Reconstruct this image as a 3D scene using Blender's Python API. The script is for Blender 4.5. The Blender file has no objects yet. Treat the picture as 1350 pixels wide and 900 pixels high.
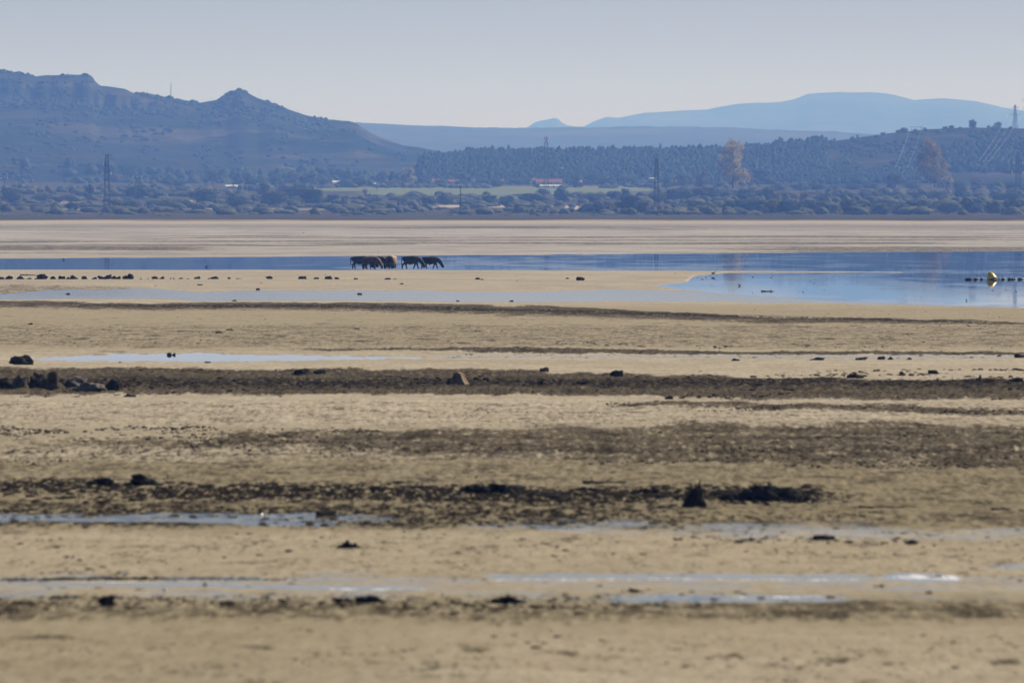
import bpy, bmesh, math, random
import numpy as np
from mathutils import Vector, noise as mnoise
random.seed(7); RS = np.random.RandomState(11)
R = math.radians
S = bpy.context.scene
COL = S.collection

# ------------------------------------------------------------------ camera
H = 7.9                      # eye height above the lake bed
FPX = 11250.0                # focal length in pixels of the 1350 px wide photograph
HOR = 262.0                  # eye-level row of the photograph
cam = bpy.data.cameras.new('camera'); camo = bpy.data.objects.new('camera', cam); COL.objects.link(camo)
cam.sensor_width = 36; cam.lens = 300
camo.location = (0, 0, H)
camo.rotation_euler = (R(90) - math.atan((450 - HOR) / FPX), 0, 0)
cam.clip_start = 1; cam.clip_end = 90000
cam.dof.use_dof = True; cam.dof.focus_distance = 900; cam.dof.aperture_fstop = 2.7
S.camera = camo

# ------------------------------------------------------------------ sky, sun, exposure
SUN_AZ, SUN_EL = 52, 36      # degrees to the right of the view, above the horizon
w = bpy.data.worlds.new('World'); S.world = w; w.use_nodes = True
nt = w.node_tree; nt.nodes.clear()
sky = nt.nodes.new('ShaderNodeTexSky'); sky.sky_type = 'NISHITA'; sky.sun_disc = False
sky.sun_elevation = R(SUN_EL); sky.sun_rotation = R(SUN_AZ)
sky.altitude = 800; sky.air_density = 1.0; sky.dust_density = 0.3; sky.ozone_density = 3.6
bg = nt.nodes.new('ShaderNodeBackground'); bg.inputs['Strength'].default_value = 0.05
wo = nt.nodes.new('ShaderNodeOutputWorld')
tint = nt.nodes.new('ShaderNodeVectorMath'); tint.operation = 'MULTIPLY'; tint.inputs[1].default_value = (0.92, 0.80, 0.77)
nt.links.new(sky.outputs[0], tint.inputs[0])
# the whitish veil that lies along the whole horizon
tcw = nt.nodes.new('ShaderNodeTexCoord'); sx = nt.nodes.new('ShaderNodeSeparateXYZ'); nt.links.new(tcw.outputs['Generated'], sx.inputs[0])
mr = nt.nodes.new('ShaderNodeMapRange'); mr.interpolation_type = 'SMOOTHSTEP'
for k, v in zip(('From Min', 'From Max', 'To Min', 'To Max'), (0.0, 0.034, 1.15, 0.74)): mr.inputs[k].default_value = v
nt.links.new(sx.outputs['Z'], mr.inputs['Value'])
sc = nt.nodes.new('ShaderNodeVectorMath'); sc.operation = 'SCALE'; nt.links.new(tint.outputs[0], sc.inputs[0]); nt.links.new(mr.outputs[0], sc.inputs['Scale'])
nt.links.new(sc.outputs[0], bg.inputs['Color']); nt.links.new(bg.outputs[0], wo.inputs['Surface'])
sl = bpy.data.lights.new('sun', 'SUN'); sl.energy = 5.0; sl.angle = R(0.5); sl.color = (1.0, 0.94, 0.86)
so = bpy.data.objects.new('sun', sl); COL.objects.link(so)
sd = Vector((math.sin(R(SUN_AZ)) * math.cos(R(SUN_EL)), math.cos(R(SUN_AZ)) * math.cos(R(SUN_EL)), math.sin(R(SUN_EL))))
so.rotation_euler = sd.to_track_quat('Z', 'Y').to_euler(); so.location = (0, 0, 600)
S.view_settings.view_transform = 'Standard'; S.view_settings.look = 'None'
S.view_settings.exposure = 0.45; S.view_settings.gamma = 1.0
S.cycles.use_denoising = True
S.cycles.max_bounces = 6; S.cycles.diffuse_bounces = 2; S.cycles.glossy_bounces = 3
S.cycles.volume_bounces = 1; S.cycles.transparent_max_bounces = 4
HAZE_DENS = 0.84e-4; HAZE_COL = (0.19, 0.385, 1.0); HAZE_G = 0.12

# ------------------------------------------------------------------ helpers
PROF_Y = np.array([3800, 4300, 4600, 5000, 5400, 5800, 6200, 6600, 7000, 7600, 9000.])
PROF_P = np.array([HOR + H * FPX / 3800, 281, 277, 270, 262, 255, 249, 243.5, 239, 233, 226.])
def ground_py(Y):
    Y = np.asarray(Y, float)
    return np.where(Y < 3800, HOR + H * FPX / np.maximum(Y, 1), np.interp(Y, PROF_Y, PROF_P))
def ground_z(Y):
    Y = np.asarray(Y, float)
    return np.where(Y < 3800, 0.0, H + (HOR - ground_py(Y)) * Y / FPX)
def Y_of(py):
    if py > PROF_P[0]: return H * FPX / (py - HOR)
    return float(np.interp(-py, -PROF_P, PROF_Y))
def at(px, py, Y=None):
    """point in the world under a place in the photograph: on the lake bed, or at distance Y"""
    if Y is None:
        Y = Y_of(py)
    return Vector(((px - 675) * Y / FPX, Y, H + (HOR - py) * Y / FPX))
def mpp(Y): return Y / FPX

def hash2(ix, iy, seed):
    n = (ix.astype(np.int64) * 374761393 + iy.astype(np.int64) * 668265263 + seed * 1442695041) & 0xffffffff
    n = ((n ^ (n >> 13)) * 1274126177) & 0xffffffff
    n = (n ^ (n >> 16)) & 0xffffffff
    return n / 4294967295.0
def vnoise(x, y, seed=0):
    x0 = np.floor(x); y0 = np.floor(y); fx = x - x0; fy = y - y0
    fx = fx * fx * (3 - 2 * fx); fy = fy * fy * (3 - 2 * fy)
    a = hash2(x0, y0, seed); b = hash2(x0 + 1, y0, seed); c = hash2(x0, y0 + 1, seed); d = hash2(x0 + 1, y0 + 1, seed)
    return (a * (1 - fx) + b * fx) * (1 - fy) + (c * (1 - fx) + d * fx) * fy
def fbm(x, y, seed=0, octv=4, gain=0.5):
    s = 0; amp = 1; t = 0
    for o in range(octv):
        s = s + amp * vnoise(x * 2 ** o + 17.3 * o, y * 2 ** o - 9.1 * o, seed + o); t += amp; amp *= gain
    return s / t
def ss(a, b, x):
    t = np.clip((x - a) / (b - a), 0, 1); return t * t * (3 - 2 * t)

def tag(o, label=None, cat=None, group=None, kind=None):
    if label: o['label'] = label
    if cat: o['category'] = cat
    if group: o['group'] = group
    if kind: o['kind'] = kind
    return o
def empty(name, loc, rz=0.0):
    o = bpy.data.objects.new(name, None); COL.objects.link(o); o.location = loc; o.rotation_euler = (0, 0, rz)
    o.empty_display_size = 0.2
    return o
def link(name, me, mat=None, parent=None, loc=(0, 0, 0), smooth=False):
    if mat is not None and not me.materials: me.materials.append(mat)
    o = bpy.data.objects.new(name, me); COL.objects.link(o); o.parent = parent; o.location = loc
    if smooth: me.polygons.foreach_set('use_smooth', [True] * len(me.polygons))
    return o
def mesh_np(name, V, F, smooth=False, attrs=None):
    V = np.asarray(V, np.float32); F = np.asarray(F, np.int32)
    me = bpy.data.meshes.new(name)
    me.vertices.add(len(V)); me.vertices.foreach_set('co', V.ravel())
    k = F.shape[1]
    me.loops.add(F.size); me.loops.foreach_set('vertex_index', F.ravel())
    me.polygons.add(len(F)); me.polygons.foreach_set('loop_start', np.arange(0, F.size, k, dtype=np.int32))
    if smooth: me.polygons.foreach_set('use_smooth', np.ones(len(F), bool))
    me.update(calc_edges=True)
    if attrs:
        for n, a in attrs.items():
            at_ = me.attributes.new(n, 'FLOAT', 'POINT'); at_.data.foreach_set('value', np.asarray(a, np.float32).ravel())
    return me
def grid_faces(nr, nc):
    i = np.arange(nr - 1)[:, None] * nc + np.arange(nc - 1)[None, :]
    return np.stack([i, i + 1, i + nc + 1, i + nc], -1).reshape(-1, 4)

class MB:
    """collects boxes, bars and surfaces into one bmesh"""
    def __init__(s): s.v = []; s.f = []
    def add(s, V, F):
        b = len(s.v); s.v += [tuple(q) for q in V]; s.f += [tuple(i + b for i in f) for f in F]
    def box(s, c, d):
        x, y, z = c; a, b, e = d[0] / 2, d[1] / 2, d[2] / 2
        V = [(x - a, y - b, z - e), (x + a, y - b, z - e), (x + a, y + b, z - e), (x - a, y + b, z - e),
             (x - a, y - b, z + e), (x + a, y - b, z + e), (x + a, y + b, z + e), (x - a, y + b, z + e)]
        s.add(V, [(0, 3, 2, 1), (4, 5, 6, 7), (0, 1, 5, 4), (1, 2, 6, 5), (2, 3, 7, 6), (3, 0, 4, 7)])
    def bar(s, p, q, r, r2=None, n=4):
        p = Vector(p); q = Vector(q); r2 = r if r2 is None else r2
        d = (q - p).normalized(); u = d.orthogonal().normalized(); v = d.cross(u)
        V = []
        for c, rr in ((p, r), (q, r2)):
            for k in range(n):
                a = 2 * math.pi * k / n; V.append(c + u * math.cos(a) * rr + v * math.sin(a) * rr)
        F = [(k, (k + 1) % n, n + (k + 1) % n, n + k) for k in range(n)] + [tuple(range(n - 1, -1, -1)), tuple(range(n, 2 * n))]
        s.add(V, F)
    def lathe(s, prof, c=(0, 0, 0), n=10, axis='z', jit=0):
        V = []; F = []
        for (r, h) in prof:
            for k in range(n):
                a = 2 * math.pi * k / n
                V.append((c[0] + r * math.cos(a), c[1] + r * math.sin(a), c[2] + h) if axis == 'z' else (c[0] + h, c[1] + r * math.cos(a), c[2] + r * math.sin(a)))
        m = len(prof)
        for j in range(m - 1):
            for k in range(n):
                F.append((j * n + k, j * n + (k + 1) % n, (j + 1) * n + (k + 1) % n, (j + 1) * n + k))
        F.append(tuple(range(n - 1, -1, -1))); F.append(tuple(range((m - 1) * n, m * n)))
        s.add(V, F)
    def mesh(s, name):
        me = bpy.data.meshes.new(name); me.from_pydata(s.v, [], s.f); me.update(); return me
    def build(s, name, mat, parent=None, loc=(0, 0, 0), smooth=False):
        return link(name, s.mesh(name), mat, parent, loc, smooth)

# ------------------------------------------------------------------ materials
def newmat(name):
    m = bpy.data.materials.new(name); m.use_nodes = True; t = m.node_tree; t.nodes.clear()
    out = t.nodes.new('ShaderNodeOutputMaterial'); return m, t, out
def N(t, kind, **kw):
    n = t.nodes.new('ShaderNode' + kind)
    for k, v in kw.items(): setattr(n, k, v)
    return n
def setin(n, **kw):
    for k, v in kw.items(): n.inputs[k.replace('_', ' ')].default_value = v
def L(t, a, b): t.links.new(a, b)
def noise(t, vec, scale, detail=4, rough=0.6):
    n = N(t, 'TexNoise'); n.inputs['Scale'].default_value = scale; n.inputs['Detail'].default_value = detail; n.inputs['Roughness'].default_value = rough
    L(t, vec, n.inputs['Vector']); return n.outputs['Fac']
def ramp(t, fac, a, b, c0=(0, 0, 0), c1=(1, 1, 1)):
    r = N(t, 'ValToRGB'); r.color_ramp.elements[0].position = a; r.color_ramp.elements[1].position = b
    r.color_ramp.elements[0].color = (*c0, 1); r.color_ramp.elements[1].color = (*c1, 1)
    L(t, fac, r.inputs[0]); return r.outputs[0]
def mixc(t, fac, a, b):
    m = N(t, 'Mix', data_type='RGBA')
    for s_, v in ((m.inputs[0], fac), (m.inputs[6], a), (m.inputs[7], b)):
        if isinstance(v, (tuple, list)): s_.default_value = (*v, 1)
        elif isinstance(v, (int, float)): s_.default_value = v
        else: L(t, v, s_)
    return m.outputs[2]
def mth(t, op, a, b=0.0, clamp=False):
    m = N(t, 'Math', operation=op); m.use_clamp = clamp
    for i, v in ((0, a), (1, b)):
        if isinstance(v, (int, float)): m.inputs[i].default_value = v
        else: L(t, v, m.inputs[i])
    return m.outputs[0]
def attr(t, n):
    a = N(t, 'Attribute'); a.attribute_name = n; return a.outputs['Fac']

def simple(name, c0, c1, scale=3.0, rough=0.9, spec=0.1, bump=0.0, metal=0.0, rnd=0.25, trans=0.0):
    """two-tone procedural surface with a little variation from object to object"""
    m, t, out = newmat(name)
    tc = N(t, 'TexCoord'); oi = N(t, 'ObjectInfo')
    f = noise(t, tc.outputs['Object'], scale, 5)
    f = ramp(t, f, 0.35, 0.65)
    c = mixc(t, f, c0, c1)
    v = mth(t, 'MULTIPLY_ADD', oi.outputs['Random'], rnd * 2); v.node.inputs[2].default_value = 1 - rnd
    vm = N(t, 'VectorMath', operation='SCALE'); L(t, c, vm.inputs[0]); L(t, v, vm.inputs['Scale'])
    b = N(t, 'BsdfPrincipled'); L(t, vm.outputs[0], b.inputs['Base Color'])
    setin(b, Roughness=rough, Metallic=metal); b.inputs['Specular IOR Level'].default_value = spec
    if bump:
        bn = N(t, 'Bump'); bn.inputs['Strength'].default_value = bump; bn.inputs['Distance'].default_value = 0.03
        L(t, noise(t, tc.outputs['Object'], scale * 6, 5), bn.inputs['Height']); L(t, bn.outputs[0], b.inputs['Normal'])
    if trans:
        tr = N(t, 'BsdfTranslucent'); L(t, vm.outputs[0], tr.inputs['Color']); mx = N(t, 'MixShader'); mx.inputs[0].default_value = trans
        L(t, b.outputs[0], mx.inputs[1]); L(t, tr.outputs[0], mx.inputs[2]); L(t, mx.outputs[0], out.inputs['Surface'])
    else: L(t, b.outputs[0], out.inputs['Surface'])
    return m

M = {}
M['rock_dark'] = simple('dark_stone', (0.014, 0.012, 0.009), (0.055, 0.044, 0.03), 3, bump=0.6, spec=0.03)
M['rock_brown'] = simple('brown_stone', (0.20, 0.145, 0.09), (0.36, 0.27, 0.17), 3, bump=0.6, spec=0.03)
M['rock_mid'] = simple('mid_brown_stone', (0.05, 0.04, 0.028), (0.15, 0.115, 0.075), 3, bump=0.6, spec=0.03)
M['rock_grey'] = simple('grey_stone', (0.10, 0.09, 0.075), (0.17, 0.15, 0.125), 3, bump=0.6, spec=0.03)
M['stone_white'] = simple('white_stone', (0.6, 0.58, 0.55), (0.8, 0.8, 0.78), 5, rough=0.25, spec=0.5)
M['weed'] = simple('black_weed', (0.006, 0.005, 0.004), (0.022, 0.018, 0.012), 4, bump=0.8)
M['wood'] = simple('drift_wood', (0.04, 0.03, 0.022), (0.12, 0.095, 0.07), 6, bump=0.5)
M['leaf_dark'] = simple('dark_foliage', (0.03, 0.042, 0.02), (0.07, 0.085, 0.04), 0.6, rnd=0.15, trans=0.3)
M['leaf_olive'] = simple('olive_foliage', (0.07, 0.08, 0.035), (0.15, 0.14, 0.07), 0.6, rnd=0.15, trans=0.3)
M['leaf_grey'] = simple('grey_green_foliage', (0.08, 0.095, 0.06), (0.16, 0.17, 0.12), 0.6, rnd=0.15, trans=0.3)
M['leaf_rust'] = simple('autumn_foliage', (0.28, 0.23, 0.13), (0.42, 0.36, 0.23), 0.5, rnd=0.1, trans=0.5)
M['leaf_russet'] = simple('russet_foliage', (0.2, 0.15, 0.09), (0.32, 0.25, 0.16), 0.5, rnd=0.1, trans=0.5)
M['leaf_brown'] = simple('brown_foliage', (0.10, 0.065, 0.045), (0.2, 0.13, 0.08), 0.6, rnd=0.15, trans=0.3)
M['leaf_pale'] = simple('pale_foliage', (0.4, 0.36, 0.2), (0.6, 0.52, 0.3), 0.6, rnd=0.1, trans=0.3)
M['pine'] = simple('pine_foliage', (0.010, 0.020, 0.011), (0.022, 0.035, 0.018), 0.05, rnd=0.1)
M['bark'] = simple('bark', (0.05, 0.04, 0.03), (0.1, 0.08, 0.06), 3)
M['steel'] = simple('galvanised_steel', (0.03, 0.032, 0.035), (0.05, 0.052, 0.055), 1, rough=0.7, spec=0.2)
M['steel_red'] = simple('red_painted_steel', (0.35, 0.05, 0.04), (0.42, 0.07, 0.05), 1, rough=0.5, spec=0.4)
M['white_paint'] = simple('white_paint', (0.7, 0.7, 0.68), (0.8, 0.8, 0.78), 1, rough=0.4, spec=0.5)
M['wire'] = simple('aluminium_wire', (0.6, 0.6, 0.6), (0.7, 0.7, 0.7), 1, rough=0.35, spec=0.5, metal=0.6)
M['roof_red'] = simple('red_tiles', (0.30, 0.09, 0.055), (0.42, 0.15, 0.09), 1.5)
M['roof_white'] = simple('pale_sheet_roof', (0.55, 0.54, 0.52), (0.7, 0.69, 0.66), 0.4, rough=0.5, spec=0.4)
M['wall_white'] = simple('white_render', (0.5, 0.48, 0.44), (0.68, 0.66, 0.6), 0.6)
M['wall_brown'] = simple('brown_brick', (0.2, 0.12, 0.08), (0.3, 0.18, 0.12), 0.6)
M['glass'] = simple('dark_window', (0.02, 0.025, 0.03), (0.04, 0.045, 0.05), 1, rough=0.1, spec=0.5)
M['cow_black'] = simple('black_hide', (0.009, 0.006, 0.004), (0.028, 0.015, 0.009), 2.5, rough=0.7, spec=0.25, rnd=0.1)
M['cow_brown'] = simple('brown_hide', (0.05, 0.02, 0.009), (0.12, 0.05, 0.02), 2.5, rough=0.65, spec=0.3, rnd=0.1)
M['cow_rimlit'] = simple('rimlit_hide', (0.16, 0.07, 0.022), (0.42, 0.22, 0.075), 2.5, rough=0.6, spec=0.3, rnd=0.1)  # golden rim light put into the brown hide colour
M['horn'] = simple('horn', (0.4, 0.35, 0.25), (0.5, 0.45, 0.35), 4, rough=0.4, spec=0.4)
M['bird'] = simple('dark_plumage', (0.015, 0.014, 0.013), (0.04, 0.036, 0.03), 8)
M['float'] = simple('black_float', (0.01, 0.01, 0.012), (0.025, 0.025, 0.028), 4, rough=0.5, spec=0.4)
M['buoy'] = simple('yellow_paint', (0.72, 0.46, 0.015), (0.85, 0.58, 0.03), 3, rough=0.25, spec=0.5, rnd=0.0)

def make_ground_mat():
    m, t, out = newmat('lake_bed')
    geo = N(t, 'NewGeometry'); P = geo.outputs['Position']
    mud, wet, weed, tone, veg = (attr(t, n) for n in ('mud', 'wet', 'weed', 'tone', 'veg'))
    n1 = noise(t, P, 0.35, 6, 0.65); n2 = noise(t, P, 2.2, 6, 0.7); n3 = noise(t, P, 9.0, 5, 0.7); n4 = noise(t, P, 0.06, 5, 0.6)
    def nmap(sx, sy, det=5, ro=0.65):
        mp = N(t, 'Mapping'); mp.inputs['Scale'].default_value = (sx, sy, 1); L(t, P, mp.inputs['Vector']); return noise(t, mp.outputs[0], 1.0, det, ro)
    nA = nmap(3.2, 0.42); nB = nmap(9.0, 1.1); nC = nmap(0.55, 0.22, 6, 0.7); nD = nmap(0.05, 0.03, 6, 0.7)
    sand = mixc(t, ramp(t, n1, 0.3, 0.7), (0.315, 0.264, 0.19), (0.47, 0.41, 0.312))
    sand = mixc(t, mth(t, 'MULTIPLY', ramp(t, nB, 0.46, 0.70), 0.42), sand, (0.17, 0.135, 0.085))
    sand = mixc(t, mth(t, 'MULTIPLY', ramp(t, nA, 0.50, 0.68), 0.40), sand, (0.19, 0.15, 0.095))
    sand = mixc(t, mth(t, 'MULTIPLY', ramp(t, nA, 0.30, 0.46, (1,) * 3, (0,) * 3), 0.35), sand, (0.60, 0.50, 0.38))
    sand = mixc(t, mth(t, 'MULTIPLY', ramp(t, n4, 0.45, 0.65), 0.3), sand, (0.25, 0.205, 0.145))
    sand = mixc(t, mth(t, 'MULTIPLY', tone, 0.6), sand, (0.30, 0.245, 0.155))
    sand = mixc(t, attr(t, 'olive'), sand, mixc(t, ramp(t, nA, 0.35, 0.65), (0.215, 0.18, 0.108), (0.165, 0.135, 0.078)))
    # dark specks and streaks of silt
    sp = ramp(t, nC, 0.585, 0.66); sand = mixc(t, mth(t, 'MULTIPLY', sp, attr(t, 'streak')), sand, (0.05, 0.04, 0.028))
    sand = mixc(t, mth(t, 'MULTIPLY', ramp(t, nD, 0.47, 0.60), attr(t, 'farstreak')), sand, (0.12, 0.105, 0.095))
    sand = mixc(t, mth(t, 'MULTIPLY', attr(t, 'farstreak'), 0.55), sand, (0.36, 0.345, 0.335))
    mc = mixc(t, ramp(t, nB, 0.38, 0.62), (0.028, 0.023, 0.015), (0.130, 0.105, 0.070))
    mc = mixc(t, mth(t, 'MULTIPLY', ramp(t, nC, 0.52, 0.62), 0.7), mc, (0.028, 0.023, 0.016))
    mc = mixc(t, mth(t, 'MULTIPLY', ramp(t, nA, 0.56, 0.68), 0.6), mc, (0.22, 0.175, 0.105))
    mf = mth(t, 'ADD', mud, mth(t, 'MULTIPLY', mth(t, 'SUBTRACT', mth(t, 'ADD', mth(t, 'ADD', nA, nC), nB), 1.5), 1.3))
    mf = ramp(t, mf, 0.32, 0.68)
    mf = mth(t, 'MULTIPLY', mf, ramp(t, mud, 0.02, 0.2))
    c = mixc(t, mf, sand, mc)
    wf = mth(t, 'ADD', weed, mth(t, 'MULTIPLY', mth(t, 'SUBTRACT', mth(t, 'ADD', nA, nB), 1.0), 1.9))
    wf = mth(t, 'MULTIPLY', ramp(t, wf, 0.4, 0.62), ramp(t, weed, 0.02, 0.2))
    c = mixc(t, wf, c, (0.014, 0.011, 0.008))
    glare_fac = mth(t, 'MULTIPLY', ramp(t, mth(t, 'ADD', attr(t, 'foam'), mth(t, 'MULTIPLY', mth(t, 'SUBTRACT', nA, 0.5), 2.2)), 0.3, 0.75), ramp(t, attr(t, 'foam'), 0.02, 0.2)); c = mixc(t, glare_fac, c, (0.62, 0.62, 0.65))  # glare on the wet sand, painted as a pale diffuse colour
    # vegetated plain beyond the lake
    vn = noise(t, P, 0.012, 6, 0.65); vm = noise(t, P, 0.05, 5, 0.7)
    vc = mixc(t, ramp(t, vn, 0.35, 0.65), (0.04, 0.042, 0.026), (0.095, 0.068, 0.05))
    vc = mixc(t, mth(t, 'MULTIPLY', ramp(t, vm, 0.45, 0.7), 0.6), vc, (0.04, 0.045, 0.025))
    c = mixc(t, veg, c, vc)
    field = attr(t, 'field'); c = mixc(t, field, c, mixc(t, ramp(t, vm, 0.3, 0.7), (0.11, 0.135, 0.065), (0.17, 0.185, 0.095)))
    stub = attr(t, 'stubble'); c = mixc(t, stub, c, mixc(t, ramp(t, vm, 0.3, 0.7), (0.33, 0.28, 0.19), (0.42, 0.36, 0.26)))
    bn = N(t, 'Bump'); bn.inputs['Strength'].default_value = 0.5; bn.inputs['Distance'].default_value = 0.05
    L(t, mth(t, 'ADD', n3, n2), bn.inputs['Height'])
    d = N(t, 'BsdfDiffuse'); L(t, c, d.inputs['Color']); L(t, bn.outputs[0], d.inputs['Normal'])
    g = N(t, 'BsdfPrincipled'); L(t, mixc(t, 0.6, c, (0.09, 0.08, 0.065)), g.inputs['Base Color'])
    setin(g, Roughness=0.10); g.inputs['Specular IOR Level'].default_value = 0.5
    wn = nmap(0.45, 0.35, 6, 0.7)
    wfac = mth(t, 'ADD', wet, mth(t, 'MULTIPLY', mth(t, 'SUBTRACT', wn, 0.5), 2.4))
    wfac = mth(t, 'MULTIPLY', ramp(t, wfac, 0.35, 0.6), ramp(t, wet, 0.02, 0.25))
    wfac = mth(t, 'MULTIPLY', wfac, ramp(t, wet, 0.2, 1.0, (0.25,) * 3, (0.9,) * 3))
    wfac = mth(t, 'MULTIPLY', wfac, mth(t, 'SUBTRACT', 1.0, glare_fac))
    mx = N(t, 'MixShader'); L(t, wfac, mx.inputs[0]); L(t, d.outputs[0], mx.inputs[1]); L(t, g.outputs[0], mx.inputs[2])
    L(t, mx.outputs[0], out.inputs['Surface']); return m
def make_clod_mat():
    m, t, out = newmat('clods'); geo = N(t, 'NewGeometry'); P = geo.outputs['Position']
    c = mixc(t, attr(t, 'tone'), (0.03, 0.025, 0.018), (0.30, 0.235, 0.155))
    c = mixc(t, mth(t, 'MULTIPLY', ramp(t, noise(t, P, 25, 4), 0.4, 0.7), 0.4), c, (0.05, 0.042, 0.03))
    d = N(t, 'BsdfDiffuse'); L(t, c, d.inputs['Color']); L(t, d.outputs[0], out.inputs['Surface']); return m
def make_water(name, rough, bump):
    m, t, out = newmat(name); geo = N(t, 'NewGeometry'); P = geo.outputs['Position']
    b = N(t, 'BsdfGlossy'); setin(b, Roughness=rough); b.inputs['Color'].default_value = (0.84, 0.87, 0.915, 1) if bump else (0.96, 0.96, 0.97, 1)
    d = N(t, 'BsdfDiffuse'); d.inputs['Color'].default_value = (0.012, 0.03, 0.045, 1)
    if bump:
        mp = N(t, 'Mapping'); mp.inputs['Scale'].default_value = (0.12, 0.02, 1); L(t, P, mp.inputs['Vector'])
        calm = ramp(t, noise(t, mp.outputs[0], 1, 4, 0.55), 0.45, 0.62)
        bn = N(t, 'Bump'); bn.inputs['Strength'].default_value = 1.0; bn.inputs['Distance'].default_value = bump
        L(t, mth(t, 'MULTIPLY', noise(t, P, 1.6, 3, 0.5), mth(t, 'ADD', calm, 0.15)), bn.inputs['Height']); L(t, bn.outputs[0], b.inputs['Normal'])
    fr = N(t, 'Fresnel'); fr.inputs['IOR'].default_value = 1.33; mx = N(t, 'MixShader'); L(t, fr.outputs[0], mx.inputs[0]); L(t, d.outputs[0], mx.inputs[1]); L(t, b.outputs[0], mx.inputs[2])
    L(t, mx.outputs[0], out.inputs['Surface']); return m
def make_hill_mat(name, green, brown, pale, s=1.0, pale_amt=0.5):
    m, t, out = newmat(name); geo = N(t, 'NewGeometry'); P = geo.outputs['Position']
    n1 = noise(t, P, 0.004 * s, 7, 0.65); n2 = noise(t, P, 0.03 * s, 6, 0.7)
    mp = N(t, 'Mapping'); mp.inputs['Scale'].default_value = (0.0035 * s, 0.003 * s, 0.06 * s); mp.inputs['Rotation'].default_value = (0, R(3.5), 0); L(t, P, mp.inputs['Vector'])
    n3 = noise(t, mp.outputs[0], 1.0, 6, 0.6)
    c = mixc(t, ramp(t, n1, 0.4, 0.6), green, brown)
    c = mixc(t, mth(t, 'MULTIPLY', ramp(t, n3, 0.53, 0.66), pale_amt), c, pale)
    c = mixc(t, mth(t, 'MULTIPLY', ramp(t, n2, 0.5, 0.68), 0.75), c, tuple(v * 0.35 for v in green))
    d = N(t, 'BsdfDiffuse'); L(t, c, d.inputs['Color']); L(t, d.outputs[0], out.inputs['Surface']); return m
M['ground'] = make_ground_mat(); M['clods'] = make_clod_mat()
M['water'] = make_water('lake_water', 0.012, 0.0025); M['puddle'] = make_water('puddle_water', 0.012, 0.0)
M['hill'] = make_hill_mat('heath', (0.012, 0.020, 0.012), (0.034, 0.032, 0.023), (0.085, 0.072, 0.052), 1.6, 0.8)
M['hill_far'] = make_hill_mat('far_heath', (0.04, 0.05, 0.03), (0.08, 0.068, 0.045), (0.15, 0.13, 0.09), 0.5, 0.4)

# ------------------------------------------------------------------ the ground: lake bed and plain, one sheet
def poly(px, pts): xs, ys = zip(*pts); return np.interp(px, xs, ys)
def band(px, py, top, bot, ft=2.0, fb=2.0, x0=None, x1=None, fx=60, wob=0.0, seed=1):
    """soft strip of the lake bed between two lines"""
    Yd = H * FPX / np.maximum(py - HOR, 5); X = (px - 675) / FPX * Yd
    w_ = (fbm(X / (Yd * 0.006), Yd * 0 + seed * 3.7, seed, 5) - 0.5) * wob if wob else 0
    tp = poly(px, top) if isinstance(top, list) else top; bt = poly(px, bot) if isinstance(bot, list) else bot
    v = ss(tp - ft, tp + ft, py + w_) * (1 - ss(bt - fb, bt + fb, py + w_ * 0.7))
    if x0 is not None: v = v * ss(x0 - fx, x0 + fx, px)
    if x1 is not None: v = v * (1 - ss(x1 - fx, x1 + fx, px))
    return v
LAKE_N = [(-900, 342), (0, 341), (400, 338), (700, 336), (1000, 333.5), (1350, 331), (2300, 328)]
BAR_T = [(-900, 355.5), (0, 355.5), (500, 355.8), (900, 356.5), (1040, 357), (1130, 357.8), (1190, 358.6), (1200, 358.8), (2300, 358.8)]
BAR_B = [(-900, 356), (700, 383), (840, 380), (872, 376), (905, 372), (915, 364), (935, 362), (960, 360), (1190, 359.2), (1200, 358.8), (2300, 358.8)]
POOL_S = [(700, 376), (860, 376), (875, 379), (960, 388), (1100, 396), (1250, 403), (1350, 406), (1700, 410), (2300, 412)]
def water_field(px, py):
    """positive in the lake (photograph rows), negative on land"""
    X = px; n = (fbm(px / 37.0, py / 2.1, 51, 3) - 0.5)
    main = np.minimum(py - poly(px, LAKE_N), poly(px, BAR_T) - py)
    pool = np.minimum(np.minimum(py - poly(px, BAR_B), poly(px, POOL_S) - py), (px - 868) * 0.12)
    both = np.where((px > 1190), np.minimum(py - poly(px, LAKE_N), poly(px, POOL_S) - py), np.maximum(main, pool))
    return both + n * 1.2
PUDD_T = [(-900, 474), (30, 473.5), (60, 471), (130, 468), (170, 466), (260, 465.4), (330, 467), (420, 469), (560, 471)]
PUDD_B = [(-900, 474), (30, 474), (60, 475.5), (150, 476.5), (300, 477), (420, 475), (560, 472)]
def puddle_field(px, py):
    n = (fbm(px / 19.0, py / 1.2, 77, 4) - 0.5) * 4.0
    a = np.minimum(py - poly(px, PUDD_T), poly(px, PUDD_B) - py) + n
    return np.where((px > 20) & (px < 560), a, -5)

rows_py = np.concatenate([np.array([60000, 9000, 4500, 3000, 2200, 1700, 1400, 1200, 1080]), np.arange(1000, 905, -4.0), np.arange(905, 420, -1.15), np.arange(420, 286, -0.62)])
rowsY = np.concatenate([H * FPX / (rows_py - HOR), np.arange(3750, 7600, 40.0), [7700, 8000, 8500, 9000]])
cols = np.concatenate([[-4200, -2600, -1700, -1100, -800, -600, -450, -350], np.arange(-280, 1631, 2.6), [1700, 1800, 1950, 2150, 2450, 3050, 3950, 5550]])
PX, YY = np.meshgrid(cols, rowsY); PYf = ground_py(YY)
X = (PX - 675) / FPX * YY
PYflat = HOR + H * FPX / YY
tone = np.zeros_like(PX); 
def B(*a, **k): return band(PX, PYf, *a, **k)
mud = np.zeros_like(PX)
mud = np.maximum(mud, 0.55 * B(307, 336, 6, 3) * ss(0.45, 0.62, fbm(X / 60, YY / 60, 5)))
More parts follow.
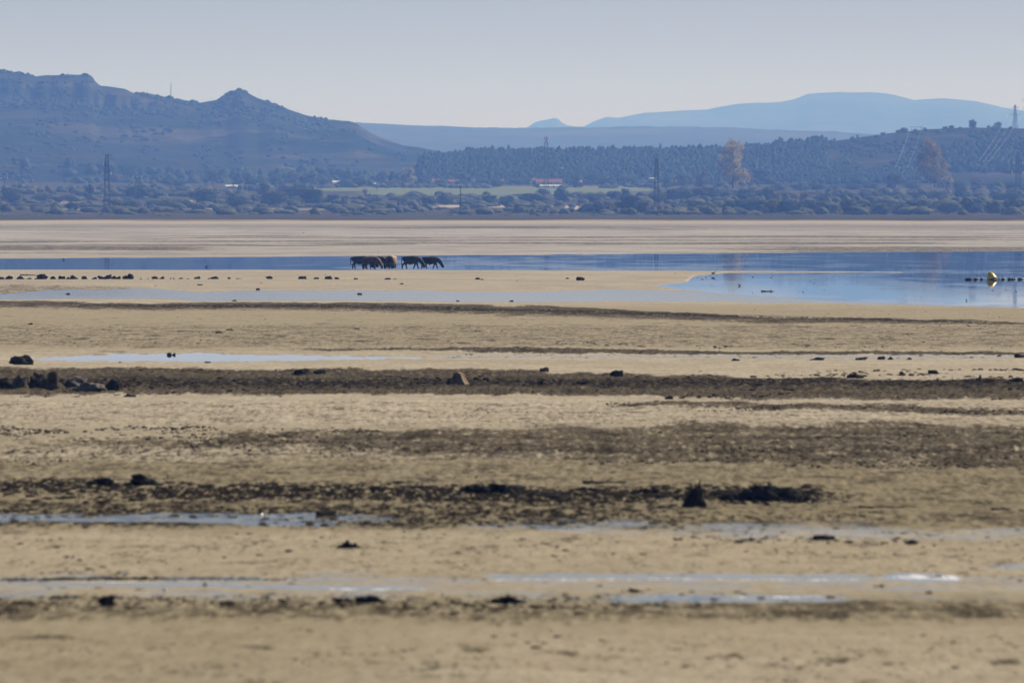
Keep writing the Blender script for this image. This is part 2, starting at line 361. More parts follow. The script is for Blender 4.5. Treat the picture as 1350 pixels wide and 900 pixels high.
mud = np.maximum(mud, 0.6 * B(324, 331, 2, 2, None, 300, 80, 3))
mud = np.maximum(mud, 0.6 * B(299, 304, 2, 2, wob=3, seed=4) * ss(0.4, 0.6, fbm(X / 80, YY / 80, 6)))
mud = np.maximum(mud, 0.8 * B([(-900, 398), (0, 398), (450, 401), (700, 404), (1000, 418), (1350, 425), (2300, 430)], [(-900, 408), (0, 408), (450, 411), (700, 418), (1000, 427), (1350, 429), (2300, 434)], 1.5, 5, wob=7, seed=2))
mud = np.maximum(mud, 0.5 * B(376, 392, 3, 3, None, 200, 60, 4, 3))
mud = np.maximum(mud, 0.42 * B(428, 460, 5, 5, wob=6, seed=3))
mud = np.maximum(mud, 0.95 * B([(-900, 461), (500, 461), (700, 459), (900, 464), (2300, 466)], [(-900, 463), (500, 463), (700, 466), (900, 469), (2300, 470)], 1.2, 1.2, 380, None, 90, 3, 8))
mud = np.maximum(mud, 0.95 * B([(-900, 485), (600, 488), (800, 494), (1000, 499), (1350, 503), (2300, 506)], [(-900, 521), (700, 522), (1000, 527), (2300, 530)], 3.5, 3.0, wob=14, seed=5))
mud = np.maximum(mud, 0.8 * B([(700, 530), (1000, 532), (1350, 541), (2300, 545)], [(700, 534), (1000, 542), (1350, 551), (2300, 556)], 3, 3, 800, None, 80, 12, 6))
mud = np.maximum(mud, 0.33 * B(530, 562, 5, 8))
mud = np.maximum(mud, 0.72 * B([(-900, 576), (0, 576), (300, 574), (600, 566), (900, 560), (1350, 560)], [(-900, 586), (0, 586), (300, 596), (600, 612), (1350, 622)], 9, 14, wob=26, seed=7))
mud = np.maximum(mud, 0.42 * B(588, 690, 8, 8)); mud = np.maximum(mud, 0.58 * B(662, 700, 6, 6, None, 950, 150, 10, 52))
mud = np.maximum(mud, 0.5 * B([(-900, 690), (1350, 676)], 700, 8, 8, wob=8, seed=12))
mud = np.maximum(mud, 0.55 * B(796, 822, 4, 8, wob=9, seed=8))
mud = np.maximum(mud, 0.25 * B(700, 770, 8, 8)); mud = np.maximum(mud, 0.20 * ss(815, 850, PYf))
for (cx, cy, rx, ry) in [(625, 858, 30, 4), (745, 862, 26, 4), (962, 865, 40, 5), (1325, 873, 30, 6), (1110, 870, 45, 5), (340, 857, 28, 4), (60, 846, 50, 5), (1370, 690, 60, 5)]:
    mud = np.maximum(mud, 0.75 * np.exp(-((PX - cx) / rx) ** 2 - ((PYf - cy) / ry) ** 2))
weed = np.zeros_like(PX)
weed = np.maximum(weed, 0.70 * B([(-900, 634), (0, 636), (300, 640), (700, 640), (1070, 646), (1400, 650)], [(-900, 652), (0, 656), (300, 664), (700, 668), (1070, 664), (1400, 660)], 7, 8, None, 1120, 60, 22, 9))
weed = np.maximum(weed, 0.5 * B(668, 698, 5, 5, None, 900, 150, 10, 10) )
weed = np.maximum(weed, 0.38 * B(676, 692, 5, 5, 800, 1200, 60, 6, 17))
weed = np.maximum(weed, 0.5 * B(590, 602, 5, 5, wob=5, seed=11) * 0.7)
weed = np.maximum(weed, 0.40 * B(786, 806, 4, 6, None, 1000, 80, 8, 13))
weed = np.maximum(weed, 0.55 * B(500, 514, 5, 6, wob=6, seed=14))
weed = np.maximum(weed, 0.75 * B(763, 768, 1.6, 1.6, None, 380, 60, 1, 15))
weed = np.maximum(weed, 0.5 * B([(0, 401), (500, 403), (1000, 416), (1350, 426)], [(0, 404), (500, 408), (1000, 421), (1350, 428)], 1, 1.5, 80, None, 60, 2, 16))
wet = np.zeros_like(PX)
wet = np.maximum(wet, 1.0 * B([(-900, 391), (0, 389), (60, 383), (150, 381), (260, 384), (700, 384), (870, 383), (960, 387), (1100, 394), (1250, 401), (2300, 408)], [(-900, 397), (0, 396.5), (120, 394), (300, 397.5), (900, 399), (1100, 401), (1350, 405), (2300, 410)], 1.6, 1.3, wob=4.5, seed=20))
wet = np.maximum(wet, 0.6 * B([(-900, 470), (700, 469), (1350, 469.5), (2300, 470)], [(-900, 474), (700, 473), (1350, 474), (2300, 475)], 1.0, 1.0, 560, None, 40, 1.5, 21))
wet = np.maximum(wet, 0.66 * B([(-900, 680), (0, 679), (400, 679), (1350, 682)], [(-900, 690), (200, 692), (400, 698), (1350, 700)], 3, 3, None, 500, 90, 5, 22))
wet = np.maximum(wet, 0.50 * B([(-900, 686), (700, 686), (1000, 690), (1350, 698), (2300, 705)], [(-900, 700), (700, 704), (1000, 712), (1350, 716), (2300, 720)], 4, 4, 620, None, 120, 4, 23))
wet = np.maximum(wet, 0.43 * B(757, 795, 6, 5, wob=4, seed=24))
wet = np.maximum(wet, 0.95 * B([(0, 768), (400, 774), (600, 776)], [(0, 772), (400, 780), (600, 782)], 1.5, 1.5, 30, 560, 50, 3, 25))
wet = np.maximum(wet, 0.8 * B([(560, 758), (1350, 758)], [(560, 766), (1350, 772)], 3, 3, 620, 1160, 50, 4, 26))
wet = np.maximum(wet, 0.85 * B([(700, 787), (1150, 787)], [(700, 797), (1150, 798)], 2, 3, 800, 1120, 40, 4, 27))
foam = .8 * B([(1160, 764), (1205, 756), (1235, 762), (1260, 760), (1280, 763)], [(1160, 766), (1205, 764), (1235, 767), (1280, 768)], 2.2, 2.2, 1172, 1268, 18, 9, 28) + .6 * B(778, 780.5, 1, 1, 420, 560, 20, 2, 33) + .5 * B(788, 793, 1, 2, 950, 1090, 30, 3, 34) + .42 * B(765, 769, 1, 1.5, 640, 1160, 30, 5, 36) + .5 * B(768, 771, 1, 1, 90, 190, 20, 2, 35)  # where the bright glare patch and streaks are painted in
wet = np.maximum(wet, 1.6 * B([(1130, 763), (1200, 757), (1280, 762)], [(1130, 766), (1200, 769), (1280, 771)], 2, 2, 1165, 1262, 14, 4, 28))
wet = np.maximum(wet, 0.6 * B([(1100, 748), (1400, 744)], [(1100, 752), (1400, 754)], 2, 2, 1290, None, 40, 3, 29))
wf = water_field(PX, np.clip(PYf, 300, 460)); wf = np.where((PYf < 325) | (PYf > 430), -5, wf)
wet = np.maximum(wet, 0.7 * ss(-1.6, 0.2, wf))
pf = puddle_field(PX, PYf); wet = np.maximum(wet, 0.6 * ss(-1.5, 0.3, pf)); 
veg = ss(2960, 3260, YY + 420 * (fbm(X / 30, YY / 160, 9, 5) - .5))
veg = np.maximum(veg, 0.35 * B(296, 301, 2, 2, wob=3, seed=31))
field = np.zeros_like(PX); stub = np.zeros_like(PX)
def yb(y0, y1, x0, x1, fx=5): return ss(y0 - 0.5, y0 + 0.5, PYf) * (1 - ss(y1 - 0.5, y1 + 0.5, PYf)) * ss(x0 - fx, x0 + fx, PX) * (1 - ss(x1 - fx, x1 + fx, PX))
far = (YY > 3900)
field = np.maximum.reduce([yb(247, 252, 395, 860), yb(252, 257, 480, 830, 25), yb(258, 262, 560, 700, 20)]) * far
stub = np.maximum.reduce([yb(270.5, 273, 430, 690, 20), yb(271, 276, 695, 770), yb(264, 266, 240, 360, 20), yb(275, 276.5, 20, 180, 20) * .6, yb(245.5, 247, 620, 860, 20) * .4, yb(266, 268, 0, 120, 20) * .5, yb(278.4, 280, 850, 940, 15) * .5, yb(275, 277, 240, 560, 40) * .5]) * far
tone = ss(600, 700, PYf) * 0.65 * (1 - 0.5 * ss(830, 900, PYf))
tone = np.maximum(tone, 0.5 * B(404, 462, 6, 6))
Z = ground_z(YY)
streak = 0.12 + 0.75 * B(418, 470, 6, 3) + 0.3 * B(300, 336, 4, 4) + 0.35 * B(358, 384, 3, 3) * 0.5 + 0.2 * ss(600, 640, PYf) * (1 - ss(800, 830, PYf))
olive = 0.78 * B(608, 702, 8, 8, wob=10, seed=50) + 0.35 * B(560, 600, 8, 8)
olive = np.maximum(olive, 0.55 * B(786, 828, 8, 10, wob=12, seed=51)); olive = np.maximum(olive, 0.5 * ss(790, 850, PYf) * (1 - ss(250, 950, PX))); olive = np.maximum(olive, 0.12 * ss(700, 720, PYf)); olive = np.maximum(olive, .3 * B(404, 462, 5, 5))
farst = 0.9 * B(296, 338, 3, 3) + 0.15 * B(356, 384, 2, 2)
near = ss(5, 40, YY) * (YY < 3000)
wetk = 1 - 0.97 * np.clip(wet * 1.4, 0, 1)
rel = (fbm(X / 9, YY / 14, 40, 3) - 0.5) * 0.16 + (fbm(X / 2.4, YY / 5, 41, 3) - 0.5) * (0.03 * ss(170, 260, YY) + 0.012 + 0.09 * np.clip(mud, 0, 1))
rough_ = np.clip(np.maximum(mud, weed), 0, 1)
r2 = (vnoise(X / 0.13, YY / 0.9, 43) - 0.35) * (0.008 * ss(170, 280, YY) + 0.13 * rough_ * (YY < 460)) * (0.4 + 0.6 * ss(170, 260, YY)) + (fbm(X / 0.9, YY / 5.0, 44, 3) - 0.45) * (0.03 + 0.10 * rough_) * ss(200, 330, YY)
Z = Z + near * (rel + r2) * wetk + 0.05 * near
Z = Z + (YY >= 3000) * (fbm(X / 90, YY / 90, 42, 3) - 0.5) * 0.8 * ss(3000, 3400, YY)
Z = Z - 0.055 * wetk * 0
Z = np.where((YY > 350) & (YY < 1500) & (wf < -0.5) & (pf < -0.5), np.maximum(Z, 0.015), Z)
Z = np.where(wf > -4, np.minimum(Z, 0.05 * np.clip(-wf, -4, 1.0) + 0.0 + np.where(wf < -1, 5, 0)), Z)
Z = np.where(pf > -4, np.minimum(Z, 0.05 * np.clip(-pf, -2, 1.0) + np.where(pf < -1, 5, 0)), Z)
V = np.stack([X, YY, Z], -1).reshape(-1, 3)
gm = mesh_np('lake_bed', V, grid_faces(*PX.shape), True, dict(mud=mud, wet=wet, weed=weed, tone=tone, veg=veg, field=field, stubble=stub, streak=streak, farstreak=farst, foam=foam, olive=olive))  # foam is the mask of the glare painted on the wet sand
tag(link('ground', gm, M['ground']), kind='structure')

def sheet(name, px0, px1, py0, py1, z, mat):
    a = [at(px0, py1), at(px1, py1), at(px1, py0), at(px0, py0)]
    me = bpy.data.meshes.new(name); me.from_pydata([(p.x, p.y, z) for p in a], [], [(0, 1, 2, 3)])
    return tag(link(name, me, mat), kind='structure')
sheet('lake_water', -900, 2300, 322, 418, 0.0, M['water'])
sheet('puddle_water', 15, 570, 461, 480, 0.0, M['puddle'])

# ------------------------------------------------------------------ clods, gravel and weed on the lake bed (nobody could count them)
t_ = (1 + 5 ** .5) / 2
ICO_V = np.array([(-1, t_, 0), (1, t_, 0), (-1, -t_, 0), (1, -t_, 0), (0, -1, t_), (0, 1, t_), (0, -1, -t_), (0, 1, -t_), (t_, 0, -1), (t_, 0, 1), (-t_, 0, -1), (-t_, 0, 1)]) / math.sqrt(1 + t_ * t_)
ICO_F = np.array([(0, 11, 5), (0, 5, 1), (0, 1, 7), (0, 7, 10), (0, 10, 11), (1, 5, 9), (5, 11, 4), (11, 10, 2), (10, 7, 6), (7, 1, 8), (3, 9, 4), (3, 4, 2), (3, 2, 6), (3, 6, 8), (3, 8, 9), (4, 9, 5), (2, 4, 11), (6, 2, 10), (8, 6, 7), (9, 8, 1)])
def scatter(name, label, spec, mat, seed):
    rs = np.random.RandomState(seed); VS = []; FS = []; TS = []; base = 0
    for (n, x0, x1, y0, y1, s0, s1, asp, tone0, tone1, slope, wob) in spec:
        n = int(n * 1.8)
        px = rs.uniform(x0, x1, n); f = rs.rand(n)
        py = y0 + (y1 - y0) * f + slope * (px - x0) / max(1, x1 - x0)
        py = py + (fbm(px / 40.0, px * 0 + seed, seed, 4) - 0.5) * wob
        keep = fbm(px / 55.0, py / 5.0, seed + 3, 4) > 0.40 + 0.12 * rs.rand(n)
        px, py = px[keep], py[keep]; n = len(px)
        Y = H * FPX / (py - HOR); s = (s0 + (s1 - s0) * rs.rand(n) ** 3) * Y / FPX / 2
        a = rs.uniform(0, 6.28, n); v = ICO_V[None] * (1 + 0.35 * (rs.rand(n, 12, 1) - .5))
        wx = s * rs.uniform(.8, 1.5, n); wy = s * rs.uniform(.8, 1.5, n); wz = s * asp * rs.uniform(.6, 1.3, n)
        x = v[..., 0] * wx[:, None]; y = v[..., 1] * wy[:, None]; z = v[..., 2] * wz[:, None]
        ca, sa = np.cos(a)[:, None], np.sin(a)[:, None]
        X_ = (px - 675)[:, None] / FPX * Y[:, None] + x * ca - y * sa; Y_ = Y[:, None] + x * sa + y * ca
        VS.append(np.stack([X_, Y_, z + 0.35 * wz[:, None] + 0.03], -1).reshape(-1, 3))
        FS.append((ICO_F[None] + (np.arange(n) * 12)[:, None, None] + base).reshape(-1, 3)); base += n * 12
        TS.append(np.repeat(rs.uniform(tone0, tone1, n), 12))
    me = mesh_np(name, np.concatenate(VS), np.concatenate(FS), False, dict(tone=np.concatenate(TS)))
    return tag(link(name, me, mat), label, 'gravel', kind='stuff')
# n, x0, x1, y0, y1, size px min/max, aspect, tone min/max, slope, wobble
scatter('gravel', 'dark gravel and small clods strewn over the dry lake bed', [
    (2600, -60, 1410, 487, 524, 1.5, 8, .4, 0, .5, 4, 4),
    (2000, -60, 1410, 498, 514, 2, 10, .42, 0, .25, 2, 6),
    (900, 800, 1410, 531, 541, 1.5, 6, .5, 0, .3, 8, 3),
    (2200, -60, 1410, 526, 562, 1.5, 5, .2, .5, 1, 0, 4),
    (8200, -60, 1410, 564, 612, 1.6, 6.5, .5, .05, .75, 6, 14),
    (3400, -60, 1410, 612, 640, 1.6, 6, .4, .1, .7, 0, 8),
    (500, -60, 1410, 425, 462, 1, 4.5, .3, 0, .2, 0, 4),
    (200, 600, 1350, 452, 460, 1, 6, .35, 0, .1, 0, 3),
    (500, 560, 1410, 467, 473, 1, 6, .35, 0, .15, 0, 2),
    (160, -60, 1410, 360, 398, 1, 3, .35, 0, .1, 0, 2),
    (380, 1090, 1410, 490, 497, 2, 8, .45, 0, .15, -3, 2),
    (300, -60, 1410, 300, 336, 1, 3, .3, 0, .2, 0, 2),
    (500, -60, 1410, 402, 426, 1, 3, .3, 0, .3, 8, 3),
    ], M['clods'], 3)
scatter('mud_clods', 'black clods and weed lumps in a broken line across the mud', [
    (2600, -60, 1080, 638, 664, 3, 15, .42, 0, .06, 6, 20),
    (500, -60, 900, 664, 680, 3, 11, .38, 0, .2, 4, 10),
    (620, 420, 900, 676, 698, 3, 12, .45, 0, .12, 2, 8),
    (420, -60, 460, 672, 698, 3, 14, .35, 0, .15, 0, 8),
    (320, 880, 1260, 668, 692, 3, 14, .3, 0, .2, 0, 6),
    (300, 880, 1410, 692, 716, 3, 12, .3, .05, .4, 2, 4),
    (420, -60, 1410, 790, 812, 4, 16, .32, .1, .45, 0, 8),
    (260, -60, 1410, 700, 760, 3, 10, .3, .2, .6, 0, 8),
    (240, -60, 1410, 756, 792, 3, 12, .32, .1, .5, 0, 4),
    (160, -60, 1410, 820, 900, 4, 14, .2, .4, .8, 0, 4),
    ], M['clods'], 5)

# ------------------------------------------------------------------ hills
def hill(name, crest, Yc, Yb, base_py, mat, rough=4.0, cliff=None, pw=1.2, nr=90, step=4, seed=1, back=1500, xr=(-420, 1760), rs_=0.5):
    px = np.arange(xr[0], xr[1] + 1, step); v = np.concatenate([np.linspace(0, 1, nr), 1 + np.linspace(0.02, 1, 12)])
    PXh, VV = np.meshgrid(px, v)
    cz = H + (HOR - poly(px, crest)) * Yc / FPX
    zb = H + (HOR - base_py) * Yb / FPX - 4
    Yh = np.where(VV <= 1, Yb + (Yc - Yb) * VV, Yc + (VV - 1) * back)
    c = np.zeros_like(px, float) if cliff is None else poly(px, cliff)
    vv = np.clip(VV, 0, 1)
    cw = 0.012 * (fbm(PXh / 14.0, PXh * 0 + 3, seed + 5, 3) - .5) * 3
    f = (1 - c) * vv ** pw + c * ss(0.90, 0.925, vv + cw)
    z = zb + (cz - zb) * f
    z = np.where(VV > 1, zb + (cz - zb) * (1 - (VV - 1) ** 1.3), z)
    Xh = (PXh - 675) / FPX * Yh; sc = Yc / 8800.0
    n = (fbm(Xh / (260 * sc), Yh / (330 * sc), seed, 6, 0.5) - .5) * 2 * rough * 2.4 * np.sin(np.pi * np.clip(vv, 0, 1)) ** 0.6 * (VV <= 1)
    n2 = (fbm(Xh / (28 * sc), Yh / (28 * sc), seed + 9, 4, 0.6) - .5) * rough * rs_
    V = np.stack([Xh, Yh, z + n + n2], -1).reshape(-1, 3)
    return tag(link(name, mesh_np(name, V, grid_faces(*PXh.shape), True), mat), kind='structure'), (Xh, Yh, z + n + n2)
CREST_L = [(-420, 120), (-200, 92), (-60, 90), (0, 95), (20, 97), (40, 99), (48, 101), (58, 99.5), (80, 99), (118, 98.5), (122, 101), (125, 107), (133, 113), (150, 115), (165, 117), (175, 121), (195, 124), (225, 130), (250, 135), (265, 136.5), (285, 133), (300, 124.5), (308, 120.5), (316, 119), (325, 121.5), (338, 129), (350, 133), (362, 137), (382, 145), (400, 151), (425, 156.5), (440, 158.5), (460, 160), (470, 163), (482, 171), (500, 181), (530, 192), (550, 194.5), (570, 199), (590, 203), (620, 212), (680, 236), (760, 250), (1760, 250)]
hl, HL = hill('heath_hill', CREST_L, 8800, 6700, 243, M['hill'], 8.0, [(-420, .1), (0, .13), (50, .12), (120, .16), (160, .12), (200, .08), (280, .03), (300, .12), (340, .1), (360, .03), (1760, 0)], 1.15, 130, 3, 21, 1200, (-420, 800))
CREST_W = [(-420, 262), (440, 262), (540, 222), (560, 210), (590, 207), (620, 203), (660, 203), (760, 202), (900, 201), (1000, 197), (1020, 194), (1060, 190), (1100, 186), (1140, 180), (1180, 175), (1220, 171), (1280, 168), (1350, 169.5), (1450, 165), (1760, 175)]
hw, HW = hill('wooded_hill', CREST_W, 7300, 6500, 246, M['hill'], 1.6, None, 1.0, 90, 3, 22, 900, (430, 1760))
CREST_D = [(-420, 175), (300, 175), (420, 166), (470, 161.5), (500, 163), (560, 166), (640, 169), (700, 170), (850, 166.5), (950, 168.5), (1100, 173.5), (1200, 182), (1300, 190), (1760, 190)]
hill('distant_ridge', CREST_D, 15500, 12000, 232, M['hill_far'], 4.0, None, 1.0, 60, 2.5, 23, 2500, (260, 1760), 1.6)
CREST_F = [(-420, 200), (660, 175), (690, 170), (697, 167), (704, 162), (712, 159.5), (722, 157.5), (729, 155.5), (736, 157), (741, 162), (748, 165.5), (760, 167.5), (770, 167), (785, 159), (800, 154), (815, 155), (835, 151.5), (850, 148.5), (880, 147.5), (905, 146), (930, 145), (950, 141), (970, 138), (985, 136.5), (1010, 135.5), (1030, 134), (1050, 130), (1065, 124.5), (1080, 123), (1100, 122), (1125, 121.5), (1148, 121), (1170, 123.5), (1185, 127), (1205, 132), (1225, 131), (1243, 130), (1265, 131.5), (1285, 133), (1300, 137), (1320, 142), (1345, 145), (1400, 152), (1760, 165)]
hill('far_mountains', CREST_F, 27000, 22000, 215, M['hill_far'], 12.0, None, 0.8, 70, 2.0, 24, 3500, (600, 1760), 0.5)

# ------------------------------------------------------------------ vegetation
def leafy(rs, n, lobes, leaf, up=0.2):
    """leaf-sized faces spread through overlapping lobes (c, r) of a crown"""
    V = []; F = []
    for (c, r) in lobes:
        k = int(n * (r[0] * r[2]) / sum(l[1][0] * l[1][2] for l in lobes))
        d = rs.normal(size=(k, 3)); d /= np.linalg.norm(d, axis=1)[:, None]
        rad = rs.uniform(0.55, 1.08, k) ** 0.6
        # uneven surface: clumps
        bump = 0.82 + 0.36 * vnoise(d[:, 0] * 2.3 + c[0], d[:, 2] * 2.3 + d[:, 1] * 1.7 + c[1], 3)
        p = np.array(c) + d * rad[:, None] * bump[:, None] * np.array(r)
        for i in range(k):
            nrm = Vector(d[i] + rs.normal(size=3) * 0.5).normalized(); u = nrm.orthogonal().normalized(); v = nrm.cross(u)
            s = leaf * rs.uniform(.6, 1.5); q = Vector(p[i]); b = len(V)
            a = rs.uniform(0, 6.28); u, v = u * math.cos(a) + v * math.sin(a), v * math.cos(a) - u * math.sin(a)
            V += [q - u * s, q - v * s * .7, q + u * s, q + v * s * .7 + nrm * s * .3]
            F.append((b, b + 1, b + 2, b + 3))
    return V, F
def blobs(lobes, rs, k=0.8):
    V = []; F = []
    for (c, r) in lobes:
        b = len(V); j = 1 + 0.3 * (rs.rand(12, 1) - .5)
        V += [tuple(np.array(c) + q * np.array(r) * k) for q in ICO_V * j]; F += [tuple(f + b) for f in ICO_F]
    return V, F
def crown_mesh(name, seed, kind):
    """unit crown: width 1, height 1, base at z = 0"""
    rs = np.random.RandomState(seed); mb = MB(); lobes = []
    if kind == 'bush':
        lobes = [((0, 0, .42), (.42, .42, .42))]
        for k in range(8):
            a = rs.uniform(0, 6.28); d = rs.uniform(.12, .32); r = rs.uniform(.14, .24)
            lobes.append(((d * math.cos(a), d * math.sin(a), rs.uniform(.2, .78)), (r, r, r * rs.uniform(.8, 1.1))))
        n, leaf, kk = 750, .035, .78
    elif kind == 'tree':
        for k in range(11):
            a = rs.uniform(0, 6.28); z = rs.uniform(.3, .88); d = rs.uniform(.05, .34) * (1.15 - z * .6); r = rs.uniform(.12, .2)
            lobes.append(((d * math.cos(a), d * math.sin(a), z), (r, r, r * rs.uniform(.7, 1))))
        n, leaf, kk = 850, .034, .7
    elif kind == 'poplar':
        for k in range(34):
            a = rs.uniform(0, 6.28); z = .14 + .8 * (k + rs.rand()) / 34; d = rs.uniform(.05, .40) * math.sin(math.pi * (0.12 + .78 * z)); r = rs.uniform(.07, .13)
            lobes.append(((d * math.cos(a), d * math.sin(a), z), (r, r, r * 1.1)))
        n, leaf, kk = 2200, .022, .0
    elif kind == 'spindly':
        for k in range(8):
            z = .15 + .1 * k + rs.uniform(-.03, .03); lobes.append(((rs.uniform(-.1, .1), rs.uniform(-.1, .1), z), (.32 * (1.05 - z), .32 * (1.05 - z), .1)))
        n, leaf, kk = 420, .04, .4
    if kk: mb.add(*blobs(lobes, rs, kk))
    mb.add(*leafy(rs, n, lobes, leaf))
    return mb.mesh(name)
def trunk_mesh(seed, kind):
    rs = np.random.RandomState(seed + 50); mb = MB()
    top = {'bush': .4, 'tree': .55, 'poplar': .85, 'spindly': .8}[kind]; r = {'bush': .03, 'tree': .035, 'poplar': .022, 'spindly': .03}[kind]
    mb.bar((0, 0, -.04), (rs.uniform(-.02, .02), 0, top), r, r * .35, 6)
    for k in range({'bush': 3, 'tree': 5, 'poplar': 12, 'spindly': 2}[kind]):
        z = rs.uniform(.12, .7) * top / .6 * .9; a = rs.uniform(0, 6.28); l = rs.uniform(.15, .32)
        mb.bar((0, 0, z * .7), (math.cos(a) * l, math.sin(a) * l, z * .7 + l * .9), r * .45, r * .12, 4)
    return mb.mesh('trunk')
VEG = {k: [(crown_mesh('crown', 100 + i + 10 * j, k), trunk_mesh(100 + i, k)) for i in range(5 if k in ('bush', 'tree') else 2)] for j, k in enumerate(('bush', 'tree', 'poplar', 'spindly'))}
def plant(name, px, py, wpx, hpx, kind, leaf, Y=None, zoff=0.0, crown_name='crown'):
    """one tree or bush: an empty at its foot with crown and trunk"""
    p = at(px, py, Y); m = mpp(p.y); i = random.randrange(len(VEG[kind])); cm, tm = VEG[kind][i]
    root = empty(name, (p.x, p.y, p.z + zoff), random.uniform(0, 6.28))
    for nm, me, mt in (('crown', cm, M[leaf]), ('trunk', tm, M['bark'])):
        if not me.materials: me.materials.append(None)
        o = bpy.data.objects.new(nm, me); COL.objects.link(o); o.parent = root
        o.material_slots[0].link = 'OBJECT'; o.material_slots[0].material = mt
        o.scale = (wpx * m, wpx * m, hpx * m * 1.08)
    return root
ORD = ['first', 'second', 'third', 'fourth', 'fifth', 'sixth', 'seventh', 'eighth', 'ninth', 'tenth', 'eleventh', 'twelfth', 'thirteenth', 'fourteenth', 'fifteenth', 'sixteenth', 'seventeenth', 'eighteenth', 'nineteenth']
def ordinal(n):
    if n <= 19: return ORD[n - 1]
    tens = ['twenty', 'thirty', 'forty', 'fifty', 'sixty', 'seventy', 'eighty', 'ninety']; q, r = divmod(n, 10)
    return (tens[q - 2] + '-' + ORD[r - 1]) if r else tens[q - 2][:-1] + 'ieth'
TINT = dict(leaf_dark='dark green', leaf_olive='olive', leaf_grey='grey-green', leaf_rust='orange', leaf_brown='brown', leaf_pale='pale yellow')
def row(items, where, group, kindword='bush'):
    """plants of one row, labelled by look and by their place along the row"""
    items = sorted(items)
    for k, it in enumerate(items):
        px, py, w_, h_, kind, leaf = it[:6]; Y = it[6] if len(it) > 6 else None
        if Y is None: w_ *= random.uniform(1.05, 1.4); h_ *= random.uniform(.9, 1.25); px += random.uniform(-4, 4); py += random.uniform(-1.6, .6)
        size = 'large' if w_ > 29 else ('small' if w_ < 17 else 'medium')
        shape = 'flat' if h_ < w_ * .5 else ('rounded' if h_ < w_ * .85 else 'upright')
        noun = kindword if kind == 'bush' else 'tree'
        o = plant('bush' if noun == 'bush' else 'tree', px, py, w_, h_, kind, leaf, Y, -0.4)
        tag(o, '%s %s %s %s %s, %s from the left' % (size, shape, TINT[leaf], noun, where, ordinal(k + 1)), noun, group)
b_, t__, D, O, G, U, Br = 'bush', 'tree', 'leaf_dark', 'leaf_olive', 'leaf_grey', 'leaf_rust', 'leaf_brown'
front = [(4, 281, 14, 13, b_, D), (99, 279.5, 17, 12, b_, D), (149, 277, 21, 15, b_, O), (262, 281, 19, 12, b_, G), (310, 275.5, 33, 21, b_, D), (172, 276, 25, 14, b_, O), (205, 275.5, 23, 13, b_, D), (230, 275, 33, 15, b_, O), (248, 275, 17, 14, b_, D),
    (362, 272, 36, 26, b_, O), (414, 272, 32, 23, b_, D), (436, 271, 20, 15, b_, D), (457, 271, 12, 13, b_, O), (494, 269, 22, 12, b_, G), (535, 272, 24, 13, b_, O), (562, 273, 28, 15, b_, D), (588, 271, 25, 18, b_, D), (618, 273, 22, 10, b_, O), (643, 272, 24, 15, b_, D), (667, 273, 24, 14, b_, D), (688, 279, 18, 10, b_, D),
    (728, 281.5, 13, 8, b_, D), (773, 282, 27, 15, b_, D), (800, 282, 34, 20, b_, O), (829, 282, 38, 23, b_, D), (852, 282, 30, 18, b_, O), (893, 281.5, 26, 15, b_, O), (915, 282, 30, 20, b_, D), (941, 282, 30, 18, b_, O), (967, 282, 34, 19, b_, D), (992, 282, 32, 20, b_, D), (1018, 282, 34, 20, b_, O), (1043, 282, 32, 19, b_, D), (1068, 282, 32, 21, b_, D), (1092, 282, 28, 19, b_, O),
    (1116, 282, 29, 21, b_, O), (1143, 282, 24, 15, b_, D), (1166, 282, 28, 19, b_, O), (1189, 282, 20, 15, b_, G), (1215, 282, 36, 18, b_, D), (1247, 282, 28, 18, b_, O), (1281, 282, 36, 21, b_, D), (1309, 282, 26, 16, b_, O), (1331, 282, 24, 18, b_, D), (1356, 282, 30, 19, b_, D)]
row(front, 'in the far-shore row', 'front row of bushes on the far shore')
mid = [(15, 269, 33, 20, b_, D), (55, 268, 27, 13, b_, O), (74, 268, 15, 10, b_, D), (90, 264, 26, 9, b_, Br), (119, 266, 15, 21, t__, D), (180, 264, 36, 24, b_, D), (212, 262, 22, 10, b_, D), (268, 269, 38, 19, b_, D), (238, 259, 20, 12, b_, O), (290, 262, 22, 11, b_, Br), (336, 269, 17, 15, b_, O), (352, 262, 26, 20, t__, D), (392, 263, 30, 18, b_, D), (378, 256, 24, 14, t__, Br),
    (700, 267, 36, 12, b_, D), (718, 258, 22, 8, b_, O), (745, 268, 23, 21, b_, D), (773, 268, 26, 14, b_, D), (792, 266, 22, 13, b_, O), (812, 264, 22, 13, b_, D), (829, 262, 14, 11, b_, D), (862, 268, 26, 16, b_, O), (884, 266, 24, 16, b_, D), (906, 266, 28, 18, b_, O), (932, 266, 30, 20, b_, D), (958, 266, 26, 18, b_, G), (984, 267, 32, 22, b_, D), (1012, 266, 28, 18, b_, O), (1038, 266, 26, 15, b_, O), (1062, 267, 30, 16, b_, Br), (1088, 267, 26, 15, b_, O), (1112, 266, 26, 14, b_, D), (1138, 267, 26, 15, b_, D), (1162, 267, 26, 14, b_, O), (1186, 267, 24, 15, b_, G), (1208, 266, 28, 15, b_, D), (1236, 267, 28, 16, b_, O), (1262, 267, 26, 17, b_, D), (1290, 267, 24, 16, b_, G), (1312, 267, 26, 14, b_, D), (1336, 267, 26, 16, b_, D), (1358, 267, 22, 13, b_, O)]
row(mid, 'in the second row inland', 'second row of bushes beyond the far shore')
